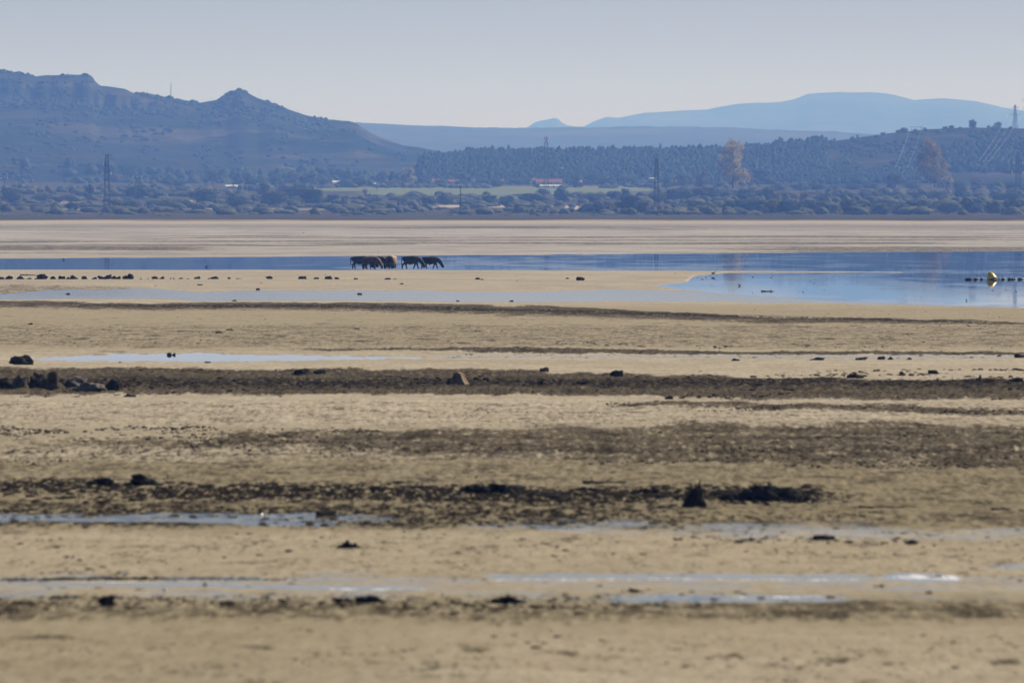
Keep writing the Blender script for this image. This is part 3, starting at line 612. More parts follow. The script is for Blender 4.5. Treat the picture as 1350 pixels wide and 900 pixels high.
back = [(124, 238.5, 29, 21, t__, D), (170, 238.5, 38, 24, t__, D), (148, 241, 24, 13, b_, Br), (218, 246, 18, 10, b_, D), (240, 246, 20, 9, b_, D), (281, 246, 31, 22, t__, O), (313, 247, 22, 16, t__, D), (334, 246, 24, 16, b_, D), (362, 247, 24, 15, t__, O), (386, 246, 26, 17, t__, Br), (407, 246, 26, 18, t__, O), (430, 246, 20, 12, b_, D), (452, 247, 24, 11, b_, D), (474, 247, 22, 13, b_, D), (498, 247, 22, 16, t__, D), (518, 247, 20, 12, b_, Br), (539, 246, 24, 22, t__, U), (560, 247, 22, 13, b_, D), (584, 247, 24, 13, b_, D), (608, 247, 30, 18, t__, O), (634, 247, 24, 14, b_, D), (655, 247, 18, 12, b_, D), (684, 245, 24, 12, b_, D), (756, 247, 26, 15, t__, D), (778, 246, 20, 14, t__, D), (798, 247, 26, 15, b_, D), (822, 246, 24, 16, t__, O), (842, 246, 18, 14, b_, D), (880, 250, 22, 18, t__, D), (902, 250, 28, 18, t__, O), (926, 252, 30, 20, t__, Br), (948, 252, 24, 16, b_, O), (986, 250, 26, 18, t__, Br), (1004, 248, 34, 26, t__, D), (1028, 252, 26, 16, b_, O), (1052, 253, 26, 15, b_, G), (1076, 252, 24, 14, b_, D), (1100, 253, 26, 13, b_, O), (1126, 252, 22, 11, b_, D), (1150, 253, 26, 12, b_, D), (1178, 255, 30, 20, t__, D), (1206, 252, 24, 15, b_, G), (1244, 252, 26, 20, t__, U), (1268, 253, 24, 14, b_, D), (1290, 254, 26, 18, t__, Br), (1314, 253, 26, 15, b_, O), (1334, 255, 26, 16, t__, D), (1356, 253, 22, 12, b_, O)]
row(back, 'in the rear row', 'rear row of trees before the hills')
ridge = [(1100, 187, 5, 6, b_, D), (1130, 181.5, 5, 4.5, b_, D), (1164, 177.5, 8, 4, b_, D), (1184, 176, 8, 6, b_, D), (1192, 175.5, 14, 9, b_, D), (1206, 173.5, 8, 4.5, b_, D), (1219, 172, 7, 5, b_, D), (1246, 170.5, 10, 5, b_, D), (1254, 170, 9, 6, b_, D), (1282, 169.5, 13, 14, b_, D), (1303, 170, 5, 6, b_, D), (1315, 170.5, 18, 10, t__, D), (1332, 170.5, 8, 5, b_, D), (840, 0, 0, 0, 0, 0)]
row([(a, b, c, d, e, f, 7290) for a, b, c, d, e, f in ridge if e], 'on the right crest', 'trees on the crest of the right hill')
for (px, py, w_, h_, leaf, lab, Y) in [
    (966, 246, 58, 57, 'leaf_rust', 'tall loose orange autumn poplar beyond the right-hand bushes', 5150),
    (1232, 244, 58, 57, 'leaf_russet', 'tall thin russet tree with half bare crown before the right hill', 5200)]:
    tag(plant('autumn_tree', px, py, w_, h_, 'poplar', leaf, Y), lab, 'tree')
for (px, py, w_, h_, kind, leaf, lab) in [
    (1130, 242, 9, 16, 'spindly', 'leaf_pale', 'pale yellow narrow poplar before the dark plantation, larger of the pair'),
    (1137, 243, 6, 10, 'spindly', 'leaf_pale', 'pale yellow narrow poplar before the dark plantation, smaller of the pair'),
    (482, 256, 10, 8, 'bush', 'leaf_rust', 'small bright orange bush alone in the green field'),
    (1168, 242, 7, 12, 'spindly', 'leaf_grey', 'slim pale grey-green poplar right of the yellow pair'),
    (1196, 241, 6, 9, 'spindly', 'leaf_pale', 'tiny pale poplar left of the tall russet tree')]:
    tag(plant('bush' if kind == 'bush' else 'poplar_tree', px, py, w_, h_, kind, leaf), lab, 'bush' if kind == 'bush' else 'tree')

def surf_lookup(HG):
    Xh, Yh, Zh = HG
    return lambda c, r: (Xh[r, c], Yh[r, c], Zh[r, c])
def mass(name, label, cat, pts, mat, kind, seed):
    """far-off wood or scrub that reads as one mass"""
    rs = np.random.RandomState(seed); VS = []; FS = []; base = 0
    for (x, y, z, wd, ht) in pts:
        if kind == 'pine' and (rs.rand() < .2):
            n = 7; rings = [(.5, 0), (1, .25), (.9, .5), (.62, .74), (.38, .9), (0.06, 1.0)]
        else:
            n = 7; rings = [(.6, 0), (1, .3), (.85, .65), (.45, .92), (.05, 1.0)]; ht *= .8 if kind == 'pine' else 1; wd *= 1.3 if kind == 'pine' else 1
        a0 = rs.uniform(0, 6.28); V = []
        for (r, h) in rings:
            for k in range(n):
                a = a0 + 2 * math.pi * k / n; rr = r * wd / 2 * rs.uniform(.7, 1.25)
                V.append((x + rr * math.cos(a), y + rr * math.sin(a), z - .5 + h * ht * rs.uniform(.93, 1.07)))
        F = [(j * n + k, j * n + (k + 1) % n, (j + 1) * n + (k + 1) % n, (j + 1) * n + k) for j in range(len(rings) - 1) for k in range(n)]
        VS.append(np.array(V)); FS.append(np.array(F) + base); base += len(V)
    return tag(link(name, mesh_np(name, np.concatenate(VS), np.concatenate(FS)), mat), label, cat, kind='stuff')
def pick(HG, n, x0, x1, v0, v1, wd, ht, seed, thr=None, nr=90, keepf=None):
    rs = np.random.RandomState(seed); Xh, Yh, Zh = HG; out = []
    pxs = (Xh[0] * FPX / Yh[0]) + 675
    for _ in range(n):
        px = rs.uniform(x0, x1); v = rs.uniform(v0, v1)
        c = int(np.clip(np.searchsorted(pxs, px), 1, len(pxs) - 1)); r = int(v * (nr - 1))
        if thr is not None and fbm(np.array([px / 28.0]), np.array([v * 9.0]), seed, 3)[0] < thr: continue
        if keepf and not keepf(px, v): continue
        x, y, z = Xh[r, c], Yh[r, c], Zh[r, c]
        x = (px - 675) / FPX * y
        out.append((x, y + rs.uniform(-4, 4), z, rs.uniform(*wd), rs.uniform(*ht)))
    return out
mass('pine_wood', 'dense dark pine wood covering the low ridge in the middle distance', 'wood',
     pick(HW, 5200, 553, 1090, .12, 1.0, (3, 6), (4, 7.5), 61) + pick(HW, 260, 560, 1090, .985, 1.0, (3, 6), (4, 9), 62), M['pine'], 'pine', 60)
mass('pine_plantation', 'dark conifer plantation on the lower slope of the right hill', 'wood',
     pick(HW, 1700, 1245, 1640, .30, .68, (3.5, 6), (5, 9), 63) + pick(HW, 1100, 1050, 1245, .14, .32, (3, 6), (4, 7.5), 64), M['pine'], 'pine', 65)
mass('hill_scrub', 'scattered dark scrub and small trees on the left heath hill', 'scrub',
     pick(HL, 2200, -300, 640, .0, .86, (3, 8), (1.5, 4.5), 66, .5, 130) + pick(HL, 350, -300, 640, .0, .25, (5, 14), (4, 10), 67, .5, 130) + pick(HL, 420, -20, 480, .97, 1.0, (3, 8), (1.5, 4.5), 68, .45, 130) + pick(HL, 900, -300, 480, .84, .93, (3, 8), (2, 5), 69, .42, 130), M['leaf_dark'], 'bush', 70)
mass('slope_scrub', 'low scrub dotted over the upper slope of the right hill', 'scrub',
     pick(HW, 1800, 1090, 1640, .32, .97, (3, 8), (1.6, 4), 71, .5), M['leaf_dark'], 'bush', 72)
mass('broadleaf_wood', 'band of mixed trees at the foot of the left hill', 'wood',
     pick(HL, 500, 190, 640, .02, .16, (7, 15), (6, 12), 73, .42, 130), M['leaf_dark'], 'bush', 74)
# low hedge plants and marsh tussocks of the far shore
rs = np.random.RandomState(80); pts = []
for (n, y0, y1, x0, x1, w0, w1, h0, h1) in [(700, 258, 283, -60, 860, 4, 13, 1.2, 4), (900, 277, 283, 860, 1410, 4, 12, 1.5, 4.5), (700, 262, 277, 900, 1410, 4, 12, 2, 5), (900, 281.5, 284.5, -60, 1410, 1.5, 5, .3, 1.1), (500, 276, 281, -60, 880, 2, 8, .8, 3), (350, 268, 275, -60, 1410, 3, 9, 1, 3), (300, 246, 248, 330, 880, 4, 9, 1.5, 4), (260, 258, 267, -60, 860, 3, 9, 1.2, 3.5), (260, 248, 258, -60, 380, 4, 10, 2, 5), (160, 239, 246, 400, 900, 4, 10, 2, 6), (220, 252, 266, 860, 1410, 4, 12, 2, 5)]:
    for k in range(n):
        px = rs.uniform(x0, x1); py = rs.uniform(y0, y1)
        if fbm(np.array([px / 30.]), np.array([py / 3.]), 81, 3)[0] < .46: continue
        p = at(px, py); pts.append((p.x, p.y, p.z, rs.uniform(w0, w1), rs.uniform(h0, h1)))
mass('marsh_scrub', 'low hedges and tussocks spread over the plain beyond the lake', 'scrub', pts, M['leaf_olive'], 'bush', 82)

# ------------------------------------------------------------------ pylons, masts, wires
def lattice(mb, p0, w0, w1, h, n, r):
    """four-legged lattice body"""
    for k in range(n):
        z0, z1 = h * k / n, h * (k + 1) / n; a, b = (w0 + (w1 - w0) * z / h for z in (z0, z1))
        c0 = [(sx * a / 2, sy * a / 2, z0) for sx, sy in ((-1, -1), (1, -1), (1, 1), (-1, 1))]
        c1 = [(sx * b / 2, sy * b / 2, z1) for sx, sy in ((-1, -1), (1, -1), (1, 1), (-1, 1))]
        for i in range(4):
            j = (i + 1) % 4; mb.bar(c0[i], c1[i], r); mb.bar(c0[i], c1[j], r * .6); mb.bar(c0[j], c1[i], r * .6); mb.bar(c1[i], c1[j], r * .6)
def pylon(px, py_base, py_top, label, Y=None, w0=4.5, w1=1.1, arms=((.80, 3.4), (.90, 2.8)), rz=.3, r=.16, cat='pylon'):
    p = at(px, py_base, Y); h = (py_base - py_top) * mpp(p.y); root = empty('power_pylon', p - Vector((0, 0, .3)), rz); tag(root, label, cat)
    mb = MB(); lattice(mb, None, w0, w1, h, 8, r); mb.build('mast', M['steel'], root)
    for (f, l) in arms:
        z = f * h; m2 = MB(); ww = w0 + (w1 - w0) * f; m2.bar((-ww / 2, 0, z), (ww / 2, 0, z), r); m2.bar((-ww / 2, -.35, z - .3), (-ww / 2, 0, z), r); m2.bar((ww / 2, -.35, z - .3), (ww / 2, 0, z), r); m2.bar((-ww / 2, .35, z - .3), (-ww / 2, 0, z), r); m2.bar((ww / 2, .35, z - .3), (ww / 2, 0, z), r); m2.bar((-ww / 2, 0, z + .9), (ww / 2, 0, z + .9), r)
        for s in (-1, 1):
            m2.bar((s * ww / 2, -.3, z - .3), (s * l, 0, z), r * .8); m2.bar((s * ww / 2, .3, z - .3), (s * l, 0, z), r * .8)
            m2.bar((s * ww / 2, 0, z + .9), (s * l, 0, z), r * .7)
        a = m2.build('cross_arm', M['steel'], root)
        for s in (-1, 1):
            m3 = MB(); m3.lathe([(.1, -1.6), (.2, -1.3), (.12, -1.1), (.2, -.8), (.12, -.6), (.2, -.3), (.06, 0)], (s * l, 0, z), 6)
            m3.build('insulator', M['wire'], a)
    return root, h
def pole(px, py_base, py_top, label, Y=None, wide=2.2, double=0.0, rz=.2):
    p = at(px, py_base, Y); h = (py_base - py_top) * mpp(p.y); root = empty('power_pole', p - Vector((0, 0, .3)), rz); tag(root, label, 'power pole')
    xs = [-double / 2, double / 2] if double else [0]
    for x in xs:
        mb = MB(); mb.bar((x, 0, 0), (x, 0, h), .26, .18, 6); mb.build('post', M['wood'], root)
    mb = MB(); mb.box((0, 0, h - .7), (max(wide, double + 2.4), .28, .28)); c = mb.build('cross_arm', M['steel'], root)
    for x in (-wide / 2 - double / 2.6, 0, wide / 2 + double / 2.6):
        m3 = MB(); m3.lathe([(.07, 0), (.2, .25), (.12, .4), (.22, .6), (.1, .9)], (x, 0, h - .55), 6); m3.build('insulator', M['white_paint'], c)
    return root
pylon(141, 278, 203, 'dark steel lattice pylon beside the pair of dark trees on the left', w0=3.2, w1=1.3, arms=((.70, 2.4), (.86, 1.8)), r=.13)
pylon(865.5, 281, 207, 'dark steel lattice pylon rising from the middle bushes with narrow pointed top', w0=2.6, w1=1.0, arms=((.72, 2.0), (.86, 1.6)), r=.13)
pylon(1338, 172, 138, 'pale steel pylon on the skyline of the right hill', Y=7250, w0=3.8, w1=.9, arms=((.62, 6.2), (.90, 3.4)), r=.13, rz=0.5)
pylon(1342, 262, 200, 'faint steel pylon in front of the dark plantation at the right edge', w0=4, w1=1.2, arms=((.6, 4), (.8, 3)), r=.16)
pylon(1357, 170, 124, 'large pylon cut off by the right edge with its arm reaching in', Y=7200, w0=4.2, w1=1.1, arms=((.84, 6.5), (.62, 5.0)), r=.16, rz=0.15)
pole(6, 271, 234, 'wooden power pole with short cross arm at the left edge', wide=3.6)
pole(181, 268, 232, 'double wooden power pole with pale insulators in front of the dark trees', double=2.6, wide=3)
pole(607, 284, 243, 'slim wooden power pole in front of the middle field', wide=1.8)
pole(742, 250, 221, 'slim power pole right of the telecom mast', wide=2.0)
pole(1040, 246, 214, 'double power pole with pale insulators in front of the pine wood', double=6.5, wide=4)
hf = pole(1186, 248, 221, 'wide double power pole below the slanting wires on the right hill', Y=5900, double=10, wide=10)
pole(497, 252, 243, 'short pole standing in the green field', wide=1.0)
# telecom mast
p = at(720, 247, 6250); h = 68 * mpp(p.y); tm = empty('telecom_mast', p); tag(tm, 'tall telecom mast with antenna drums at its top above the village', 'mast')
mb = MB(); lattice(mb, None, 3.2, 2.4, h * .86, 9, .34); mb.build('tower', M['steel'], tm)
for k in range(2):
    mb = MB(); mb.lathe([(1.35, 0), (1.35, .35)], (0, 0, h * (.86 + .06 * k)), 10); mb.build('platform', M['steel'], tm)
for k in range(6):
    a = k * math.pi / 3; mb = MB(); mb.box((1.3 * math.cos(a), 1.3 * math.sin(a), h * .94), (.4, .4, 3.0)); mb.build('antenna', M['steel_red'] if k % 3 == 0 else M['white_paint'], tm)
mb = MB(); mb.bar((0, 0, h * .86), (0, 0, h * 1.0), .35, .2, 6); mb.build('spire', M['steel'], tm)
p = at(225.5, 133, 8790); am = empty('radio_mast', p); tag(am, 'thin radio mast on the crest of the left hill', 'mast')
mb = MB(); lattice(mb, None, .8, .6, 17.5, 10, .13); mb.build('mast', M['steel'], am)
mb = MB(); mb.bar((0, 0, 17.5), (0, 0, 21), .12, .06); mb.build('antenna', M['steel'], am)
def wire(a, b, sag, label, group, r=.055):
    mb = MB(); prev = None
    for k in range(15):
        t = k / 14; q = a.lerp(b, t) - Vector((0, 0, sag * 4 * t * (1 - t)))
        if prev is not None: mb.bar(prev, q, r, r, 4)
        prev = q
    tag(mb.build('power_line', M['wire']), label, 'power line', group)
pole(1296, 232, 212, 'double power pole half hidden by the plantation below the slanting wires', Y=6650, double=5, wide=6)
for k, (xa, xb, w_) in enumerate(((1329, 1290, 'leftmost'), (1338, 1297, 'middle'), (1347, 1303, 'rightmost'))):
    wire(at(xa, 151, 7245), at(xb, 213, 6650), 2.0, 'pale wire slanting steeply down the right hill, %s of three' % w_, 'wires below the skyline pylon')
pole(1208, 175, 166, 'low double power pole on the crest of the right hill', Y=7270, double=9, wide=9)
for (xa, xb, w_) in ((1201, 1180, 'left'), (1216, 1196, 'right')):
    wire(at(xa, 167, 7270), at(xb, 222, 5900), 1.0, 'thin pale wire down to the wide double pole, %s of the pair' % w_, 'wires above the wide double pole')

# ------------------------------------------------------------------ village houses and barns
def house(name, px, py, wpx, hpx, roofh, wall, roof, label, cat='house', Y=None, rz=0.15, nwin=3, depth=9):
    p = at(px, py, Y); m = mpp(p.y); W_, Hh, Rh = wpx * m, hpx * m, roofh * m
    root = empty(name, p - Vector((0, 0, .4)), rz); tag(root, label, cat)
    mb = MB(); mb.box((0, 0, Hh / 2), (W_, depth, Hh))
    mb.add([(-W_ / 2, -depth / 2, Hh), (-W_ / 2, depth / 2, Hh), (-W_ / 2, 0, Hh + Rh), (W_ / 2, -depth / 2, Hh), (W_ / 2, depth / 2, Hh), (W_ / 2, 0, Hh + Rh)], [(0, 2, 1), (3, 4, 5)])
    mb.build('wall', M[wall], root)
    e = .5; mb = MB(); t = .25; k = (depth / 2 + e) / (depth / 2)
    za, zb_ = Hh + Rh + .02, Hh + Rh - Rh * k
    for s in (-1, 1):
        V = [(-W_ / 2 - e, 0, za), (W_ / 2 + e, 0, za), (W_ / 2 + e, s * (depth / 2 + e), zb_), (-W_ / 2 - e, s * (depth / 2 + e), zb_)]
        V += [(a, b, c + t) for a, b, c in V]; mb.add(V, [(0, 1, 2, 3), (7, 6, 5, 4), (0, 4, 5, 1), (1, 5, 6, 2), (2, 6, 7, 3), (3, 7, 4, 0)])
    r = mb.build('roof', M[roof], root)
    if cat == 'house':
        m2 = MB(); m2.box((W_ * .28, .8, Hh + Rh + .5), (.8, .8, 1.6)); m2.build('chimney', M['wall_brown'], r)
    for i in range(nwin):
        x = (i + .5) / nwin * W_ - W_ / 2; m2 = MB(); m2.box((x, -depth / 2 - .02, Hh * .55), (1.1, .12, 1.3)); f = m2.build('window', M['white_paint'], root)
        m3 = MB(); m3.box((x, -depth / 2 - .1, Hh * .55), (.85, .06, 1.05)); m3.build('pane', M['glass'], f)
    m2 = MB(); m2.box((W_ * .5 / max(nwin, 1) * 0 + W_ * .08, -depth / 2 - .03, 1.05), (1.0, .14, 2.1)); m2.build('door', M['wood'], root)
hs = [(574, 243, 12, 4, 3, 'wall_white', 'roof_red', 'small white house with red roof at the left end of the village'),
 (597, 243.5, 16, 4, 3, 'wall_brown', 'roof_red', 'brown house with red roof left of the village gap'),
 (632, 244, 13, 4.5, 3.5, 'wall_white', 'roof_red', 'white house with red roof beside a pale barn'),
 (655, 243, 22, 3.5, 3, 'wall_brown', 'roof_red', 'long brown village house with red roof left of the mast'),
 (681, 243.5, 12, 4.5, 3, 'wall_white', 'roof_red', 'compact white village house just left of the telecom mast'),
 (700, 243, 13, 5, 3.2, 'wall_brown', 'roof_red', 'tall brown village house nearest the telecom mast'),
 (724, 244, 34, 4.5, 4, 'wall_white', 'roof_red', 'long white building with wide red roof below the telecom mast'),
 (760, 244, 13, 4, 3, 'wall_brown', 'roof_red', 'brown house with red roof right of the long white building'),
 (796, 243, 12, 4, 3, 'wall_white', 'roof_red', 'small white house between trees right of the village'),
 (894, 245, 6, 5, 2.5, 'wall_white', 'roof_red', 'tiny white cottage among trees right of the tiered barn')]
for i, h_ in enumerate(hs): house('village_house', *h_[:7], label=h_[7], rz=random.uniform(-.3, .3), nwin=3 if h_[2] > 9 else 2)
for (px, py, w_, h_, rf, lab) in [(447, 243, 17, 3, 2.0, 'low pale barn with white roof behind the left end of the field'),
    (500, 245, 12, 2.5, 1.6, 'low pale shed behind the middle of the field'), (628, 241.5, 26, 2.5, 1.8, 'long pale barn behind the village houses'),
    (727, 247.5, 30, 2.6, 1.6, 'long low white shed in front of the village'), (335, 245, 9, 3, 1.8, 'small white shed among the left trees'),
    (306, 247, 16, 2.0, 1.4, 'flat white shed beside the round left tree')]:
    house('barn', px, py, w_, h_, rf, 'wall_white', 'roof_white', lab, 'barn', nwin=2, rz=.08, depth=8)
# tiered pale barn by the middle pylon
root = empty('tiered_barn', at(857, 247.5) - Vector((0, 0, .3)), 0.1); tag(root, 'pale barn with stepped white roofs left of the middle pylon', 'barn')
mb = MB(); mb.box((0, 0, 1.4), (12, 9, 2.8)); mb.box((.8, 0, 3.9), (8, 7, 2.2)); mb.box((1.5, 0, 6), (4.5, 5, 1.6)); mb.build('wall', M['wall_brown'], root)
for (x, z, a, b) in ((0, 2.8, 13.5, 10), (.8, 5.0, 9.4, 8), (1.5, 6.8, 5.6, 6)):
    mb = MB(); V = [(x - a / 2, -b / 2, z), (x + a / 2, -b / 2, z), (x + a / 2, b / 2, z), (x - a / 2, b / 2, z), (x - a / 3, -b / 4, z + 1.1), (x + a / 3, -b / 4, z + 1.1), (x + a / 3, b / 4, z + 1.1), (x - a / 3, b / 4, z + 1.1)]
    mb.add(V, [(0, 3, 2, 1), (4, 5, 6, 7), (0, 1, 5, 4), (1, 2, 6, 5), (2, 3, 7, 6), (3, 0, 4, 7)]); mb.build('roof', M['roof_white'], root)
for x in (-4, 0, 4):
    mb = MB(); mb.box((x, -4.52, 1.2), (1.4, .1, 1.4)); mb.build('window', M['glass'], root)

# ------------------------------------------------------------------ rocks, stumps, driftwood
def rock_mesh(seed, sx, sy, sz, ang=0.9, sub=3, lean=0.0, peak=0.0):
    rs = np.random.RandomState(seed); bm = bmesh.new(); bmesh.ops.create_icosphere(bm, subdivisions=sub, radius=1)
    planes = [(Vector(rs.normal(size=3)).normalized(), rs.uniform(.5, .85)) for _ in range(10)]
    off = Vector(rs.uniform(-50, 50, 3))
    for v in bm.verts:
        p = v.co.copy()
        for n_, d in planes:
            k = p.dot(n_)
            if k > d: p -= n_ * (k - d) * (0.6 + ang * .5 if ang < .8 else 1)
        p *= 1 + 0.5 * mnoise.noise(p * 1.6 + off) + 0.22 * mnoise.noise(p * 4.5 + off) + 0.10 * mnoise.noise(p * 11 + off)
        if peak: p.x *= 1 - peak * max(0, p.z + .3); p.y *= 1 - peak * .6 * max(0, p.z + .3)
        p.x += lean * p.z
        v.co = p
    xs = [v.co.x for v in bm.verts]; zs = [v.co.z for v in bm.verts]; x0, x1, z1 = min(xs), max(xs), max(zs); z0 = min(zs) * .55
    for v in bm.verts:
        p = v.co; v.co = Vector(((p.x - (x0 + x1) / 2) / (x1 - x0) * sx, p.y * sy / 2, (max(p.z, z0) - z0) / (z1 - z0) * sz * 1.08 - sz * .08))
    me = bpy.data.meshes.new('rock'); bm.to_mesh(me); bm.free()
    me.polygons.foreach_set('use_smooth', [sub >= 4] * len(me.polygons)); return me
rid = [0]
def rock(px, py, wpx, hpx, mat, label, name='rock', cat='rock', group=None, **kw):
    rid[0] += 1; p = at(px, py); m = mpp(p.y); sub = kw.pop('sub', 4 if wpx > 19 else (3 if wpx > 9 else 2)); dm = kw.pop('depth', .8)
    me = rock_mesh(200 + rid[0], wpx * m, wpx * m * dm, hpx * m + .03, sub=sub, **kw)
    o = link(name, me, M[mat]); o.location = (p.x, p.y, 0.0); return tag(o, label, cat, group)
line = [(2, 9, 3.5), (12, 11, 5.5), (27, 11, 5), (38, 8, 2.5), (48, 6, 2.2), (56, 16, 7.5), (70, 8, 4.5), (81, 11, 5), (90, 8, 4), (97, 13, 6), (111, 9, 4.5), (124, 8, 3.5), (134, 12, 5.5), (142, 12, 7), (150, 8, 5), (156, 7, 5), (166, 10, 5.5), (172, 9, 8), (186, 4, 1.6), (195, 3, 2), (204, 10, 4.5), (213, 9, 4), (225, 3, 2.5), (229, 4, 2), (238, 7, 2.4), (247, 6, 1.6), (260, 9, 4.2), (275, 5, 2.4), (283, 11, 4.2), (302, 7, 3.4), (314, 11, 1.8), (355, 10, 4.6), (399, 13, 4.6), (417, 8, 3), (433, 11, 4.6), (444, 7, 3)]
for k, (px, w_, h_) in enumerate(line):
    size = 'tiny' if w_ < 6 else ('small' if w_ < 9 else ('broad' if w_ >= 12 else 'mid-sized'))
    rock(px, 368.8, w_, h_, 'rock_dark', '%s black stone in the long row before the lake, %s from the left' % (size, ordinal(k + 1)), 'stone', 'stone', 'row of black stones before the lake')
for (px, py, w_, h_, mat, lab) in [
    (765, 370, 12, 5, 'rock_dark', 'black stone alone on the sand bar below the middle of the lake'),
    (748, 368, 5, 1.8, 'rock_dark', 'tiny flat stone just left of the lone stone on the sand bar'),
    (630, 369, 8, 3, 'rock_dark', 'small dark stone on the sand bar right of the cattle'),
    (636, 369.5, 4, 2, 'rock_dark', 'tiny dark pebble touching the stone right of the cattle'),
    (511, 369.5, 9, 3, 'rock_dark', 'small dark stone on the sand just below the cattle herd'),
    (520, 369.5, 5, 2, 'rock_dark', 'tiny dark stone right of the one below the cattle'),
    (469, 369, 6, 2.4, 'rock_dark', 'tiny dark stone below the leftmost cow'),
    (529, 375.5, 7, 2.2, 'rock_dark', 'flat brown stone on the sand bar below the cattle'),
    (340, 383, 6, 3, 'rock_dark', 'small dark stone at the edge of the wet strip, left half'),
    (264, 377, 8, 2, 'rock_dark', 'flat dark stone on sand under the stone row'),
    (90, 389, 8, 2.6, 'rock_dark', 'flat dark stone lying in the left wet strip'),
    (309, 398, 7, 2.6, 'rock_dark', 'small dark stone on the lower edge of the wet strip'),
    (474, 389, 7, 2.6, 'rock_dark', 'small dark stone in the wet strip below the cattle'),
    (674, 398.5, 6, 2.6, 'rock_dark', 'small dark stone on the lower edge of the wet strip, middle'),
    (604, 398, 5, 2, 'rock_dark', 'tiny dark stone on the lower wet edge left of the middle'),
    (303, 437, 11, 3, 'rock_dark', 'flat dark stone on the sand above the left puddle'),
    (289, 440, 12, 2.6, 'rock_dark', 'flatter dark stone below and left of its twin above the puddle'),
    (40, 428.5, 7, 2.4, 'rock_dark', 'small flat stone at the far left above the puddle'),
    (470, 436, 10, 3, 'rock_dark', 'flat dark stone on the middle sand left of centre'),
    (970, 477, 12, 4, 'rock_dark', 'low dark stone below the thin wet line right of centre'),
    (1344, 473, 15, 6, 'rock_dark', 'dark stone on the wet line at the right edge'),
    (1162, 474.5, 11, 4.5, 'rock_dark', 'black stone on the right wet line, larger of the close pair'),
    (1174, 474.5, 8, 4, 'rock_dark', 'black stone on the right wet line, smaller of the close pair'),
    (1136, 475, 18, 4, 'rock_dark', 'long black stone on the right wet line'),
    (1198, 474.5, 9, 3, 'rock_dark', 'small black stone right of the pair on the wet line'),
    (1078, 475, 22, 3.5, 'rock_dark', 'long low black stone on the wet line right of centre'),
    (28, 481, 34, 13, 'rock_dark', 'large domed dark boulder beside the left puddle'),
    (274, 480, 9, 3, 'rock_dark', 'small dark stone on sand below the left puddle'),
    (156, 479.5, 11, 2.4, 'rock_dark', 'flat dark stone below the left end of the puddle'),
    (399, 496, 30, 10, 'rock_dark', 'dark lumpy boulder left of centre on the sand edge'),
    (421, 495, 18, 8, 'rock_dark', 'ragged dark stone leaning on the lumpy boulder left of centre'),
    (595, 510, 15, 11, 'rock_dark', 'small dark stone against the left side of the brown wedge rock'),
    (717.5, 492, 13, 7.5, 'rock_dark', 'small squarish dark stone on the pale sand right of centre'),
    (812, 499, 20, 10.5, 'rock_dark', 'rounded dark boulder on the pale sand right of the square stone'),
    (882, 527, 11, 5, 'rock_dark', 'small dark stone at the lower edge of the gravel band'),
    (552, 509, 24, 6, 'rock_dark', 'low dark stone in the gravel left of the brown wedge rock'),
    (684, 506, 14, 5, 'rock_dark', 'low dark stone in the gravel right of the brown wedge rock'),
    (711, 508, 14, 5, 'rock_dark', 'low dark stone in the gravel under the square stone'),
    (767, 508, 18, 5, 'rock_dark', 'low dark stone in the gravel under the rounded boulder'),
    (5, 513, 26, 15, 'rock_dark', 'dark boulder of the left rock pile cut by the picture edge'),
    (27, 515, 27, 20, 'rock_mid', 'dark brown pointed boulder second in the left rock pile'),
    (50, 514, 28, 23, 'rock_dark', 'tall dark boulder in the middle of the left rock pile'),
    (71, 516, 34, 27, 'rock_mid', 'tallest boulder of the left rock pile'),
    (95, 513, 40, 17, 'rock_grey', 'broad grey boulder right of the tallest in the left pile'),
    (119, 518, 48, 14, 'rock_grey', 'long sloping grey slab at the right end of the left pile'),
    (151, 517, 25, 17, 'rock_dark', 'round black boulder standing free right of the left pile'),
    (172, 524.5, 19, 5.5, 'rock_dark', 'flat dark stone just below the round black boulder'),
    (176, 504, 10, 4, 'rock_dark', 'small dark stone in the gravel right of the left pile'),
    (304, 519, 10, 5, 'rock_dark', 'small dark stone in gravel between the left pile and centre'),
    (291, 501.5, 10, 4, 'rock_dark', 'small dark stone above the one in the left gravel'),
    (308, 505, 10, 4, 'rock_dark', 'dark pebble sized stone in gravel right of its neighbour'),
    (397, 503, 14, 4, 'rock_dark', 'flat dark stone under the lumpy boulder left of centre'),
    (1277, 506, 18, 6, 'rock_dark', 'low dark stone at the left end of the right-hand cluster'),
    (1291, 506.5, 12, 12, 'rock_grey', 'upright grey stone in the right-hand dark cluster'),
    (1306, 507, 26, 7, 'rock_dark', 'flat dark stone right of the upright grey stone'),
    (1339, 506, 26, 8, 'rock_dark', 'flat dark boulder at the right edge beside the cluster'),
    (1128, 499.5, 24, 6.5, 'rock_dark', 'low dark stone at the left end of the right pebble line'),
    (1234, 505, 12, 4.5, 'rock_dark', 'small dark stone left of the right-hand cluster'),
    (1190, 495, 9, 5, 'rock_dark', 'small dark stone on the right pebble line'),
    (1231, 494.5, 16, 6, 'rock_dark', 'dark stone on the right pebble line above the cluster'),
    (140, 801, 26, 16, 'rock_dark', 'blurred round black stone in the lower left'),
    (430, 682, 30, 9, 'rock_dark', 'black oval stone below the weed line left of centre'),
    (1086, 712.5, 32, 6.5, 'rock_dark', 'flat dark stone in the grey wet mud at right'),
    (1202, 718, 20, 4, 'rock_dark', 'thin flat dark stone under the grey wet mud at right'),
    (1323, 676, 36, 6, 'weed', 'long low black lump near the right edge'),
    (1345, 677, 22, 5, 'weed', 'low black lump cut by the right edge'),
    (913, 671, 33, 22, 'weed', 'broad black foot of the pointed stump right of centre')]:
    kw = {}
    if 'wedge shaped' in lab: kw = dict(ang=.9, lean=-.3, peak=.35)
